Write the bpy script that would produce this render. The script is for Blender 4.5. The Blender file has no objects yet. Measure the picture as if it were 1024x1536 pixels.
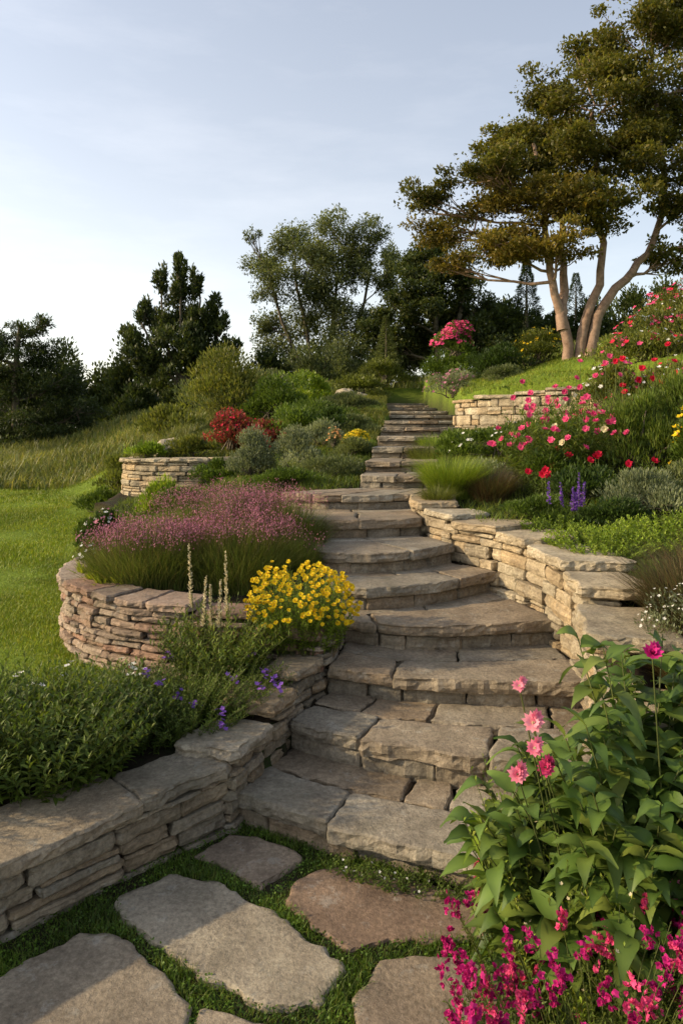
import bpy, math, numpy as np
from mathutils import noise, Vector
R = np.random.default_rng(11)
scene = bpy.context.scene
PI = math.pi

# ------------------------------------------------------------------ materials
def newmat(name):
    m = bpy.data.materials.new(name); m.use_nodes = True
    nt = m.node_tree; nt.nodes.clear()
    out = nt.nodes.new('ShaderNodeOutputMaterial')
    return m, nt, out
def N(nt, t, **kw):
    n = nt.nodes.new(t)
    for k, v in kw.items(): setattr(n, k, v)
    return n
def mix(nt, fac, a, b, bt='MIX'):
    n = N(nt, 'ShaderNodeMix', data_type='RGBA', blend_type=bt)
    for s, v in ((n.inputs[0], fac), (n.inputs[6], a), (n.inputs[7], b)):
        if hasattr(v, 'links'): nt.links.new(v, s)
        elif isinstance(v, (tuple, list)): s.default_value = (*v[:3], 1)
        else: s.default_value = v
    return n.outputs[2]
def ramp(nt, fac, lo, hi):
    n = N(nt, 'ShaderNodeMapRange'); n.inputs[1].default_value = lo; n.inputs[2].default_value = hi
    nt.links.new(fac, n.inputs[0]); return n.outputs[0]
def tex(nt, scale, detail=4, rough=.6, stretch=None):
    g = N(nt, 'ShaderNodeTexCoord'); src = g.outputs['Object']
    if stretch:
        mp = N(nt, 'ShaderNodeMapping'); mp.inputs['Scale'].default_value = stretch
        nt.links.new(src, mp.inputs[0]); src = mp.outputs[0]
    n = N(nt, 'ShaderNodeTexNoise'); n.inputs['Scale'].default_value = scale
    n.inputs['Detail'].default_value = detail; n.inputs['Roughness'].default_value = rough
    nt.links.new(src, n.inputs['Vector']); return n.outputs['Fac']
def attr(nt, name):
    return N(nt, 'ShaderNodeAttribute', attribute_name=name).outputs['Fac']

def leafmat(name, A, B, C=None, trans=.35, rough=.5, clump=2.5):
    m, nt, out = newmat(name)
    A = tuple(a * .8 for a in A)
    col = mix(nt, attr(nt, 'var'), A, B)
    if C: col = mix(nt, attr(nt, 'hue'), col, C)
    nz = ramp(nt, tex(nt, clump, 3), .3, .7)
    dark = mix(nt, nz, (.6, .62, .58), (1.26, 1.2, 1.0))
    col = mix(nt, 1.0, col, dark, 'MULTIPLY')
    p = N(nt, 'ShaderNodeBsdfPrincipled'); p.inputs['Roughness'].default_value = rough
    p.inputs['Specular IOR Level'].default_value = .28
    t = N(nt, 'ShaderNodeBsdfTranslucent'); ms = N(nt, 'ShaderNodeMixShader'); ms.inputs[0].default_value = trans
    nt.links.new(col, p.inputs['Base Color'])
    tc = mix(nt, 1.0, col, (1.3, 1.3, .6), 'MULTIPLY'); nt.links.new(tc, t.inputs['Color'])
    nt.links.new(p.outputs[0], ms.inputs[1]); nt.links.new(t.outputs[0], ms.inputs[2])
    nt.links.new(ms.outputs[0], out.inputs[0]); return m
def petalmat(name, A, B, trans=.3):
    m, nt, out = newmat(name)
    col = mix(nt, attr(nt, 'var'), A, B)
    p = N(nt, 'ShaderNodeBsdfPrincipled'); p.inputs['Roughness'].default_value = .6
    p.inputs['Specular IOR Level'].default_value = .2
    t = N(nt, 'ShaderNodeBsdfTranslucent'); ms = N(nt, 'ShaderNodeMixShader'); ms.inputs[0].default_value = trans
    nt.links.new(col, p.inputs['Base Color']); nt.links.new(col, t.inputs['Color'])
    nt.links.new(p.outputs[0], ms.inputs[1]); nt.links.new(t.outputs[0], ms.inputs[2])
    nt.links.new(ms.outputs[0], out.inputs[0]); return m
def stonemat(name, A, B, C, lichen=.35, bump=.5):
    m, nt, out = newmat(name)
    col = mix(nt, attr(nt, 'var'), A, B)
    col = mix(nt, attr(nt, 'hue'), col, C)
    n1 = ramp(nt, tex(nt, 5, 6, .65), .3, .72)
    col = mix(nt, 1.0, col, mix(nt, n1, (.6, .57, .54), (1.2, 1.18, 1.13)), 'MULTIPLY')
    n2 = ramp(nt, tex(nt, 55, 5, .75), .35, .65)
    col = mix(nt, 1.0, col, mix(nt, n2, (.64, .63, .62), (1.2, 1.2, 1.2)), 'MULTIPLY')
    strata = ramp(nt, tex(nt, 4, 4, .6, (1, 1, 14)), .35, .65)
    col = mix(nt, .4, col, mix(nt, 1.0, col, mix(nt, strata, (.6, .55, .5), (1.25, 1.21, 1.12)), 'MULTIPLY'))
    l = ramp(nt, tex(nt, 13, 6, .75), .57, .66)
    lm = N(nt, 'ShaderNodeMath', operation='MULTIPLY'); nt.links.new(l, lm.inputs[0]); lm.inputs[1].default_value = lichen
    col = mix(nt, lm.outputs[0], col, (.46, .45, .39))
    l2 = ramp(nt, tex(nt, 2.3, 5, .7), .52, .72)
    lm2 = N(nt, 'ShaderNodeMath', operation='MULTIPLY'); nt.links.new(l2, lm2.inputs[0]); lm2.inputs[1].default_value = .55
    col = mix(nt, lm2.outputs[0], col, (.13, .12, .08))
    p = N(nt, 'ShaderNodeBsdfPrincipled'); p.inputs['Roughness'].default_value = .88
    p.inputs['Specular IOR Level'].default_value = .25
    nt.links.new(col, p.inputs['Base Color'])
    b1 = N(nt, 'ShaderNodeBump'); b1.inputs['Strength'].default_value = bump; b1.inputs['Distance'].default_value = .025
    nt.links.new(tex(nt, 12, 8, .74), b1.inputs['Height'])
    b2 = N(nt, 'ShaderNodeBump'); b2.inputs['Strength'].default_value = bump * .95; b2.inputs['Distance'].default_value = .007
    nt.links.new(tex(nt, 90, 5, .7), b2.inputs['Height']); nt.links.new(b1.outputs[0], b2.inputs['Normal'])
    nt.links.new(b2.outputs[0], p.inputs['Normal'])
    nt.links.new(p.outputs[0], out.inputs[0]); return m
def plainmat(name, A, B, scale=8, rough=.9, bump=.4):
    m, nt, out = newmat(name)
    t = tex(nt, scale, 6, .7)
    col = mix(nt, ramp(nt, t, .3, .7), A, B)
    p = N(nt, 'ShaderNodeBsdfPrincipled'); p.inputs['Roughness'].default_value = rough
    p.inputs['Specular IOR Level'].default_value = .2
    nt.links.new(col, p.inputs['Base Color'])
    b = N(nt, 'ShaderNodeBump'); b.inputs['Strength'].default_value = bump; b.inputs['Distance'].default_value = .02
    nt.links.new(t, b.inputs['Height']); nt.links.new(b.outputs[0], p.inputs['Normal'])
    nt.links.new(p.outputs[0], out.inputs[0]); return m

G_mid = leafmat('leaf_mid', (.042, .078, .012), (.14, .21, .035), (.25, .27, .042))
G_dark = leafmat('leaf_dark', (.02, .042, .012), (.065, .11, .025), (.12, .135, .032))
G_far = leafmat('leaf_far', (.022, .040, .016), (.07, .10, .032), (.125, .135, .045), clump=.5)
G_olive = leafmat('leaf_olive', (.06, .08, .018), (.18, .21, .045), (.28, .26, .055))
G_lime = leafmat('leaf_lime', (.10, .175, .014), (.26, .37, .04), (.39, .41, .06))
G_silver = leafmat('leaf_silver', (.11, .14, .085), (.30, .34, .22), (.40, .42, .32))
G_airy = leafmat('leaf_airy', (.07, .095, .045), (.20, .235, .105), (.27, .27, .12), clump=.6)
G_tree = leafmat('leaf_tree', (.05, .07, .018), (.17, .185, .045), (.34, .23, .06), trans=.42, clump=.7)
G_red = leafmat('leaf_red', (.16, .02, .03), (.40, .06, .08), (.10, .11, .03))
G_brown = leafmat('leaf_brown', (.07, .04, .025), (.18, .11, .06), (.12, .14, .05))
G_grass = leafmat('grass_blade', (.11, .18, .016), (.25, .34, .036), (.37, .35, .07), trans=.3, clump=.8)
G_joint = leafmat('joint_grass', (.05, .105, .012), (.14, .24, .03), (.2, .2, .05), trans=.3, clump=4)
G_meadow = leafmat('meadow_blade', (.08, .115, .03), (.20, .24, .07), (.31, .28, .11), clump=.5)
G_feather = leafmat('feather_blade', (.065, .10, .022), (.18, .24, .055), (.27, .24, .09))
G_big = leafmat('broad_leaf', (.045, .10, .018), (.125, .205, .042), (.24, .27, .06), trans=.28, rough=.45, clump=6)
P_yel = petalmat('petal_yellow', (.62, .40, .005), (.85, .66, .02))
P_pink = petalmat('petal_pink', (.55, .03, .14), (.85, .12, .28))
P_lpink = petalmat('petal_light_pink', (.75, .14, .26), (.9, .4, .45))
P_mag = petalmat('petal_magenta', (.30, .008, .09), (.66, .03, .25))
P_red = petalmat('petal_red', (.40, .004, .02), (.75, .02, .07))
P_pur = petalmat('petal_purple', (.10, .04, .28), (.32, .14, .55))
P_wht = petalmat('petal_white', (.55, .55, .48), (.85, .83, .78))
P_crm = petalmat('petal_cream', (.5, .42, .22), (.78, .70, .48))
P_hz = petalmat('petal_dusty_pink', (.30, .085, .15), (.60, .25, .33))
P_org = petalmat('petal_orange', (.6, .25, .06), (.8, .45, .2))
S_step = stonemat('step_stone', (.235, .215, .175), (.45, .41, .335), (.33, .255, .175), bump=.75)
S_pat = stonemat('patio_stone', (.30, .26, .195), (.41, .37, .295), (.26, .185, .135), lichen=.3, bump=.6)
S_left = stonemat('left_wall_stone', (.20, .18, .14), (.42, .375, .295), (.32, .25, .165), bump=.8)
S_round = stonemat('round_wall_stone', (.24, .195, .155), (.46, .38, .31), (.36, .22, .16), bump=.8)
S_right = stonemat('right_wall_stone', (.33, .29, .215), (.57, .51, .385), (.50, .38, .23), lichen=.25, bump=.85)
M_soil = plainmat('soil', (.018, .013, .009), (.05, .035, .022), 18)
M_bark = plainmat('bark', (.15, .095, .065), (.38, .26, .19), 7)
M_barkd = plainmat('bark_dark', (.06, .05, .035), (.17, .14, .10), 7)
M_stem = leafmat('stem_green', (.06, .09, .025), (.14, .16, .05), (.12, .07, .04), trans=.1)

# ------------------------------------------------------------------ mesh builder
class MB:
    def __init__(s): s.v = []; s.f = []; s.n = 0; s.var = []; s.hue = []; s.mats = []
    def add(s, v, f, mat, var=.5, hue=0., smooth=True):
        v = np.asarray(v, float).reshape(-1, 3); f = np.asarray(f, int)
        if mat not in s.mats: s.mats.append(mat)
        s.v.append(v); s.f.append((f + s.n, s.mats.index(mat), smooth))
        s.var.append(np.broadcast_to(var, (len(v),)).astype(np.float32)); s.hue.append(np.broadcast_to(hue, (len(v),)).astype(np.float32))
        s.n += len(v)
    def build(s, name, parent=None):
        me = bpy.data.meshes.new(name)
        V = np.concatenate(s.v); me.vertices.add(len(V)); me.vertices.foreach_set('co', V.astype(np.float32).ravel())
        li = np.concatenate([f[0].ravel() for f in s.f]).astype(np.int32)
        tot = np.concatenate([np.full(len(f[0]), f[0].shape[1]) for f in s.f])
        mi = np.concatenate([np.full(len(f[0]), f[1]) for f in s.f]).astype(np.int32)
        sm = np.concatenate([np.full(len(f[0]), f[2]) for f in s.f])
        st = np.concatenate([[0], np.cumsum(tot)[:-1]]).astype(np.int32)
        me.loops.add(len(li)); me.loops.foreach_set('vertex_index', li)
        me.polygons.add(len(tot)); me.polygons.foreach_set('loop_start', st)
        me.polygons.foreach_set('material_index', mi)
        me.polygons.foreach_set('use_smooth', sm)
        for nm, a in (('var', s.var), ('hue', s.hue)):
            at = me.attributes.new(nm, 'FLOAT', 'POINT'); at.data.foreach_set('value', np.concatenate(a))
        for m in s.mats: me.materials.append(m)
        me.update(calc_edges=True); me.validate()
        o = bpy.data.objects.new(name, me); scene.collection.objects.link(o)
        if parent: o.parent = parent
        return o

def nrm(a): return a / np.maximum(np.linalg.norm(a, axis=-1, keepdims=True), 1e-9)
UP = np.array([0, 0, 1.])
def rv(n): return nrm(R.normal(size=(n, 3)))

def leaves(mb, C, D, L, W, mat, fold=.2, var=None, hue=0., upb=1.0):
    n = len(C); D = nrm(D); L = np.broadcast_to(L, (n,))[:, None]; W = np.broadcast_to(W, (n,))[:, None]
    S = nrm(np.cross(D, UP * upb + R.normal(size=(n, 3)) * .45 + 1e-4)); Q = np.cross(S, D)
    m = C + D * L * .45 + Q * W * fold
    V = np.stack([C, m + S * W * .5, C + D * L, m - S * W * .5], 1)
    F = np.arange(n * 4).reshape(n, 4)
    if var is None: var = R.uniform(0, 1, n)
    mb.add(V, F, mat, np.repeat(var, 4), np.repeat(np.broadcast_to(hue, (n,)), 4))

def bigleaf(mb, C, D, L, W, mat, segs=5, droop=.35, fold=.18, var=None, hue=0., wave=.06, peak=.75):
    n = len(C); D = nrm(D); L = np.broadcast_to(L, (n,))[:, None]; W = np.broadcast_to(W, (n,))[:, None]
    S = nrm(np.cross(D, UP + R.normal(size=(n, 3)) * .25 + 1e-4)); Q = np.cross(S, D)
    dr = droop * R.uniform(.4, 1.5, (n, 1)); rows = []
    for k in range(segs + 1):
        t = k / segs; w = max(math.sin(PI * min(t, 1) ** peak), 0) if 0 < k < segs else .04
        c = C + D * L * t - UP * dr * L * t * t
        wv = wave * W * np.sin(t * 9 + R.uniform(0, 6, (n, 1)))
        rows += [c + S * W * .5 * w + Q * W * fold * w + UP * wv, c, c - S * W * .5 * w + Q * W * fold * w - UP * wv]
    V = np.stack(rows, 1); K = 3 * (segs + 1); F = []
    for k in range(segs):
        a = 3 * k; F += [[a, a + 1, a + 4, a + 3], [a + 1, a + 2, a + 5, a + 4]]
    F = (np.arange(n)[:, None, None] * K + np.array(F)[None]).reshape(-1, 4)
    if var is None: var = R.uniform(0, 1, n)
    vv = np.repeat(var, K).reshape(n, K).copy(); vv[:, 1::3] = np.clip(vv[:, 1::3] + .35, 0, 1)
    mb.add(V, F, mat, vv.ravel(), np.repeat(np.broadcast_to(hue, (n,)), K))

def blades(mb, P, H, W, lean, mat, segs=3, var=None, hue=0., az=None):
    n = len(P); H = np.broadcast_to(H, (n,))[:, None]; W = np.broadcast_to(W, (n,))[:, None]; lean = np.broadcast_to(lean, (n,))[:, None]
    if az is None: az = R.uniform(0, 2 * PI, n)
    d = np.stack([np.cos(az), np.sin(az), az * 0], 1); b = az + PI / 2 + R.normal(0, .5, n)
    s = np.stack([np.cos(b), np.sin(b), az * 0], 1); rows = []
    for k in range(segs + 1):
        t = k / segs; w = (1 - t ** 1.5) * .5 + .03
        c = P + d * H * lean * t ** 1.8 + UP * H * (t - .3 * lean * t * t)
        rows += [c - s * W * w, c + s * W * w]
    V = np.stack(rows, 1); K = 2 * (segs + 1)
    F = np.array([[2 * k, 2 * k + 1, 2 * k + 3, 2 * k + 2] for k in range(segs)])
    F = (np.arange(n)[:, None, None] * K + F[None]).reshape(-1, 4)
    if var is None: var = R.uniform(0, 1, n)
    mb.add(V, F, mat, np.repeat(var, K), np.repeat(np.broadcast_to(hue, (n,)), K))
    return c

def vtubes(mb, P, r, mat, sides=3, var=.5, hue=0.):
    P = np.asarray(P, float); n, K, _ = P.shape; r = np.broadcast_to(r, (n, K))
    T = np.zeros_like(P); T[:, 1:-1] = P[:, 2:] - P[:, :-2]; T[:, 0] = P[:, 1] - P[:, 0]; T[:, -1] = P[:, -1] - P[:, -2]; T = nrm(T)
    A = nrm(np.cross(T, np.array([.3, .95, .12]))); B = np.cross(T, A)
    a = np.arange(sides) * 2 * PI / sides
    V = P[:, :, None] + r[:, :, None, None] * (np.cos(a)[None, None, :, None] * A[:, :, None] + np.sin(a)[None, None, :, None] * B[:, :, None])
    F = []
    for k in range(K - 1):
        for j in range(sides):
            j2 = (j + 1) % sides; F.append([k * sides + j, k * sides + j2, (k + 1) * sides + j2, (k + 1) * sides + j])
    F = (np.arange(n)[:, None, None] * K * sides + np.array(F)[None]).reshape(-1, 4)
    mb.add(V, F, mat, var, hue)

def flowers(mb, C, Nn, rad, mat, petals=6, cup=.3, layers=1, center=None, wid=.75):
    n = len(C)
    if n == 0: return
    Nn = nrm(Nn); A = nrm(np.cross(Nn, rv(n))); B = np.cross(Nn, A); rad = np.broadcast_to(rad, (n,))
    base = R.uniform(0, 1, n)
    for l in range(layers):
        cl = cup + l * .45; rl = rad * (1 - .2 * l)
        for k in range(petals):
            a = 2 * PI * k / petals + l * .5
            D = nrm((A * math.cos(a) + B * math.sin(a)) * math.cos(cl) + Nn * math.sin(cl)); S = np.cross(Nn, D)
            S = nrm(S); w = (rl * wid)[:, None]; r_ = (rl * R.uniform(.8, 1.1, n))[:, None]
            V = np.stack([C, C + D * r_ * .6 + S * w * .5, C + D * r_ + Nn * r_ * .05, C + D * r_ * .6 - S * w * .5], 1)
            mb.add(V, np.arange(n * 4).reshape(n, 4), mat, np.repeat(np.clip(base * .6 + R.uniform(0, .4, n), 0, 1), 4))
    if center is not None:
        for k in range(3):
            D = rv(n); leaves(mb, C + Nn * (rad * .12)[:, None] - D * (rad * .2)[:, None], D, rad * .4, rad * .4, center)

# ------------------------------------------------------------------ terrain
def pip(x, y, poly):
    poly = np.asarray(poly, float); ins = np.zeros(np.shape(x), bool); n = len(poly); j = n - 1
    for i in range(n):
        xi, yi = poly[i]; xj, yj = poly[j]
        c = ((yi > y) != (yj > y)) & (x < (xj - xi) * (y - yi) / ((yj - yi) + 1e-12) + xi)
        ins ^= c; j = i
    return ins
def idw(x, y, pts, p=1.6, e=.05):
    num = 0; den = 0
    for a, b, c in pts:
        w = 1 / ((x - a) ** 2 + (y - b) ** 2 + e) ** p; num = num + w * c; den = den + w
    return num / den
def sst(a, b, x): t = np.clip((x - a) / (b - a), 0, 1); return t * t * (3 - 2 * t)

steps = [  # z, front edge polyline (left -> right)
 (.14, [(-.46, 2.90), (-.06, 2.68), (.51, 2.46), (.95, 2.32)]),
 (.28, [(-.27, 3.30), (.05, 3.09), (.54, 2.94), (1.08, 2.82)]),
 (.42, [(-.08, 3.64), (.30, 3.50), (.75, 3.44), (1.24, 3.42)]),
 (.56, [(.02, 4.04), (.33, 3.90), (.75, 3.90), (1.27, 4.0)]),
 (.70, [(-.05, 4.27), (.2, 4.22), (.6, 4.36), (1.08, 4.72)]),
 (.84, [(-.12, 4.66), (.2, 4.62), (.5, 4.74), (.84, 5.02)]),
 (.98, [(-.52, 5.42), (-.06, 5.24), (.3, 5.28), (.64, 5.42)]),
 (1.11, [(-.54, 6.16), (-.2, 5.92), (.2, 5.9), (.64, 6.02)]),
 (1.22, [(.18, 6.66), (.5, 6.56), (.9, 6.6)]),
 (1.33, [(.25, 7.32), (.6, 7.24), (1.02, 7.3)]),
 (1.45, [(.36, 8.2), (.8, 8.1), (1.24, 8.25)]),
 (1.57, [(.48, 9.15), (1.0, 9.05), (1.48, 9.2)]),
 (1.69, [(.58, 10.2), (1.2, 10.1), (1.77, 10.2)]),
 (1.80, [(.70, 11.4), (1.4, 11.3), (2.0, 11.4)]),
 (1.92, [(.93, 13.), (1.6, 12.9), (2.2, 13.)]),
 (2.04, [(1.03, 14.8), (1.7, 14.7), (2.31, 14.8)]),
 (2.17, [(1.13, 17.), (1.8, 16.9), (2.37, 17.)]),
 (2.31, [(1.24, 19.5), (1.9, 19.4), (2.5, 19.5)]),
 (2.45, [(1.35, 22.), (2., 21.9), (2.7, 22.)]),
]
left_e = [(-.47, 2.9), (-.27, 3.3), (-.08, 3.64), (.0, 4.06), (-.07, 4.3), (-.14, 4.66), (-.54, 5.4), (-.54, 6.2), (.16, 6.66), (.25, 7.4), (.35, 8.3), (.46, 9.2), (.56, 10.2), (.68, 11.4), (.91, 13), (1.01, 14.8), (1.11, 17), (1.22, 19.5), (1.33, 23.)]
right_e = [(2.8, 23.), (2.52, 19.5), (2.39, 17), (2.33, 14.8), (2.22, 13), (2.02, 11.4), (1.79, 10.2), (1.5, 9.2), (1.26, 8.3), (1.04, 7.4), (.93, 6.6), (.72, 6.15), (.72, 5.5), (.9, 5.05), (1.14, 4.75), (1.32, 4.3), (1.36, 3.85), (1.32, 3.4), (1.2, 2.95), (1.07, 2.62), (.96, 2.36)]
POLY_ST = left_e + right_e
POLY_PA = [(-3.2, .3), (-1.95, 1.5), (-1.18, 2.3), (-.55, 2.95), (-.47, 2.95), (1.0, 2.45), (.8, 2.1), (.62, 1.7), (.5, 1.0), (.5, -6), (-3.2, -6)]
POLY_RH = [(1.82, 10.5), (1.95, 10.1), (2.25, 9.75), (2.75, 9.45), (3.3, 9.05), (3.8, 8.4), (5, 7.5), (90, 7.5), (90, 120), (2.8, 120), (2.8, 22.5), (2.52, 19.5), (2.39, 17), (2.3, 14.8), (2.2, 13), (2.0, 11.4)]
POLY_RL = [(.4, -6), (90, -6), (90, 7.6), (5, 7.6), (3.8, 8.4), (3.3, 9.05), (2.75, 9.45), (2.25, 9.75), (1.95, 10.1), (1.75, 10.5), (.9, 8.3), (.55, 6.2), (.8, 4.8), (1.2, 3.5), (.9, 2.4), (.55, 1.7)]
POLY_MB = [(-.12, 3.68), (-.5, 3.82), (-.86, 3.89), (-1.25, 4.03), (-1.56, 4.29), (-1.79, 4.65), (-1.87, 5.0), (-1.82, 5.5), (-1.66, 5.95), (-1.9, 6.6), (-2.4, 7.2), (-2.9, 8.0), (-3.0, 9.4), (-2.75, 9.0), (-2.4, 8.72), (-1.9, 8.62), (-1.5, 8.7), (-1.2, 9.0), (.5, 9.3), (.6, 6), (.1, 4)]
PT_ST = [(sum(p[0] for p in e) / len(e), (sum(p[1] for p in e) / len(e)) + .22, z - .17) for z, e in steps]
PT_RH = [(2.5, 11, 2.12), (3.5, 10, 2.25), (4.5, 9.5, 2.5), (2.6, 14, 2.3), (4, 13, 2.7), (5.5, 14.5, 3.15), (5, 10, 2.75), (7, 12, 3.9), (7, 16, 3.9), (10, 14, 4.8), (3, 18, 2.8), (3, 24, 3.3), (8, 24, 4.4), (12, 30, 5), (3, 35, 3.8), (6, 8, 3.0), (9, 9, 3.9), (20, 20, 5.5), (20, 60, 6), (40, 30, 6)]
PT_RL = [(1.6, 3.2, .78), (1.6, 4.2, .88), (2.2, 4.5, .93), (1.2, 5.5, 1.0), (2.5, 5.5, 1.1), (1.2, 6.5, 1.12), (1.5, 7.5, 1.33), (2.5, 7, 1.4), (4, 6, 1.7), (1.7, 9, 1.6), (2.6, 8.7, 1.75), (3.7, 7.8, 1.95), (1.35, 2.65, .6), (1.25, 2.3, .4), (1.0, 2.0, .15), (1.5, 2.0, .35), (.8, 1.5, .05), (2, 1.5, .3), (3, 3, .9), (.8, 0, 0), (6, 6.5, 2.5), (10, 5, 3), (5, 2, 1.2), (30, 0, 3)]
PT_MB = [(-1.3, 4.6, .66), (-.5, 4.1, .58), (-.15, 3.9, .5), (-1.6, 5.6, .7), (-.6, 5.2, .82), (-.25, 4.6, .7), (-1.1, 6.3, .9), (-.7, 6.4, 1.0), (-2, 7, .7), (-2.6, 8.3, .78), (-1.8, 8.2, .88), (-1, 7.5, 1.1), (-.2, 7, 1.15), (.1, 8, 1.3), (-1, 8.6, 1.2), (.2, 9, 1.45)]
PT_C = [(-2.3, 9.6, 1.25), (-1.5, 9.3, 1.28), (-.3, 9.3, 1.42), (0, 10, 1.6), (-1.5, 11, 1.6), (-2.5, 12, 1.6), (0, 13, 1.95), (-2, 15, 2.0), (-3, 18, 2.1), (0, 18, 2.45), (0, 24, 3.1), (-5, 24, 2.2), (0, 32, 3.4), (2, 26, 3.1), (0, 60, 3.5)]
PT_L = [(-8, 10, .3), (-4, 8, .33), (-3, 5, .3), (-2, 3, .27), (-1, 3, .25), (-.4, 3.5, .3), (-12, 15, .3), (-6, 14, .35), (-4, 11, .45), (-4, 14, .9), (-14, 28, .4), (-10, 28, 1.0), (-6, 25, 2.1), (-5, 20, 1.6), (-8, 20, .7), (-20, 20, .2), (-30, 40, .5), (-10, 45, 1.5), (0, 80, 3), (-6, 3, .28), (-4, 0, .25)]
def terrain(x, y):
    x = np.asarray(x, float); y = np.asarray(y, float)
    L = idw(x, y, PT_L); U = idw(x, y, PT_C)
    t = sst(-4.8, -2.75, x) * np.where(x < -2.75, sst(8.8, 14., y), 1.) * (y > 8.55)
    z = L * (1 - t) + U * t; reg = np.where(t > .5, 6, 0)
    m = pip(x, y, POLY_MB); z = np.where(m, idw(x, y, PT_MB), z); reg = np.where(m, 5, reg)
    m = pip(x, y, POLY_RL); z = np.where(m, idw(x, y, PT_RL), z); reg = np.where(m, 4, reg)
    m = pip(x, y, POLY_RH); z = np.where(m, idw(x, y, PT_RH), z); reg = np.where(m, 3, reg)
    m = pip(x, y, POLY_ST); z = np.where(m, idw(x, y, PT_ST, 3), z); reg = np.where(m, 2, reg)
    m = pip(x, y, POLY_PA); z = np.where(m, 0., z); reg = np.where(m, 1, reg)
    return z, reg
def g(x, y): return float(terrain(x, y)[0])
def onG(x, y): return np.stack([x, y, terrain(x, y)[0]], -1)

def axis(a, b, d, far, k=1.12):
    c = list(np.arange(a, b, d)); s = d; v = c[-1]
    while v < far: s *= k; v += s; c.append(v)
    s = d; v = a; pre = []
    while v > -far: s *= k; v -= s; pre.append(v)
    return np.array(pre[::-1] + c)
xs = axis(-3.6, 4.2, .055, 500); ys = axis(.8, 11, .06, 600)
X, Y = np.meshgrid(xs, ys); Z, RG = terrain(X, Y)
nx, ny = len(xs), len(ys)
soil = np.isin(RG, (1, 2, 4, 5)).astype(float); soil = np.where((RG == 0) & (X > -1.9) & (Y < 3.7) & (Y > 1), 1., soil)
Z = Z + np.where(RG == 1, 0, .02 * np.sin(X * 3.1 + Y * 1.3) * np.sin(Y * 2.3 - X))
mb = MB(); ii = np.arange(nx * ny).reshape(ny, nx)
F = np.stack([ii[:-1, :-1], ii[:-1, 1:], ii[1:, 1:], ii[1:, :-1]], -1).reshape(-1, 4)
m, nt, out = newmat('ground_cover')
gcol = mix(nt, ramp(nt, tex(nt, 1.1, 7, .7), .3, .7), (.095, .145, .018), (.205, .275, .034))
gcol = mix(nt, 1.0, gcol, mix(nt, ramp(nt, tex(nt, 40, 3, .7), .3, .7), (.55, .55, .55), (1.35, 1.35, 1.2)), 'MULTIPLY')
scol = mix(nt, ramp(nt, tex(nt, 25, 6, .7), .3, .7), (.018, .014, .009), (.05, .04, .024))
scol = mix(nt, ramp(nt, tex(nt, 4, 5, .7), .5, .65), scol, (.03, .05, .012))
p = N(nt, 'ShaderNodeBsdfPrincipled'); p.inputs['Roughness'].default_value = .95; p.inputs['Specular IOR Level'].default_value = .1
nt.links.new(mix(nt, attr(nt, 'hue'), gcol, scol), p.inputs['Base Color'])
b = N(nt, 'ShaderNodeBump'); b.inputs['Strength'].default_value = .7; b.inputs['Distance'].default_value = .03
nt.links.new(tex(nt, 30, 6, .7), b.inputs['Height']); nt.links.new(b.outputs[0], p.inputs['Normal']); nt.links.new(p.outputs[0], out.inputs[0])
mb.add(np.stack([X, Y, Z], -1).reshape(-1, 3), F, m, .5, soil.ravel()); mb.build('ground')

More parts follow.
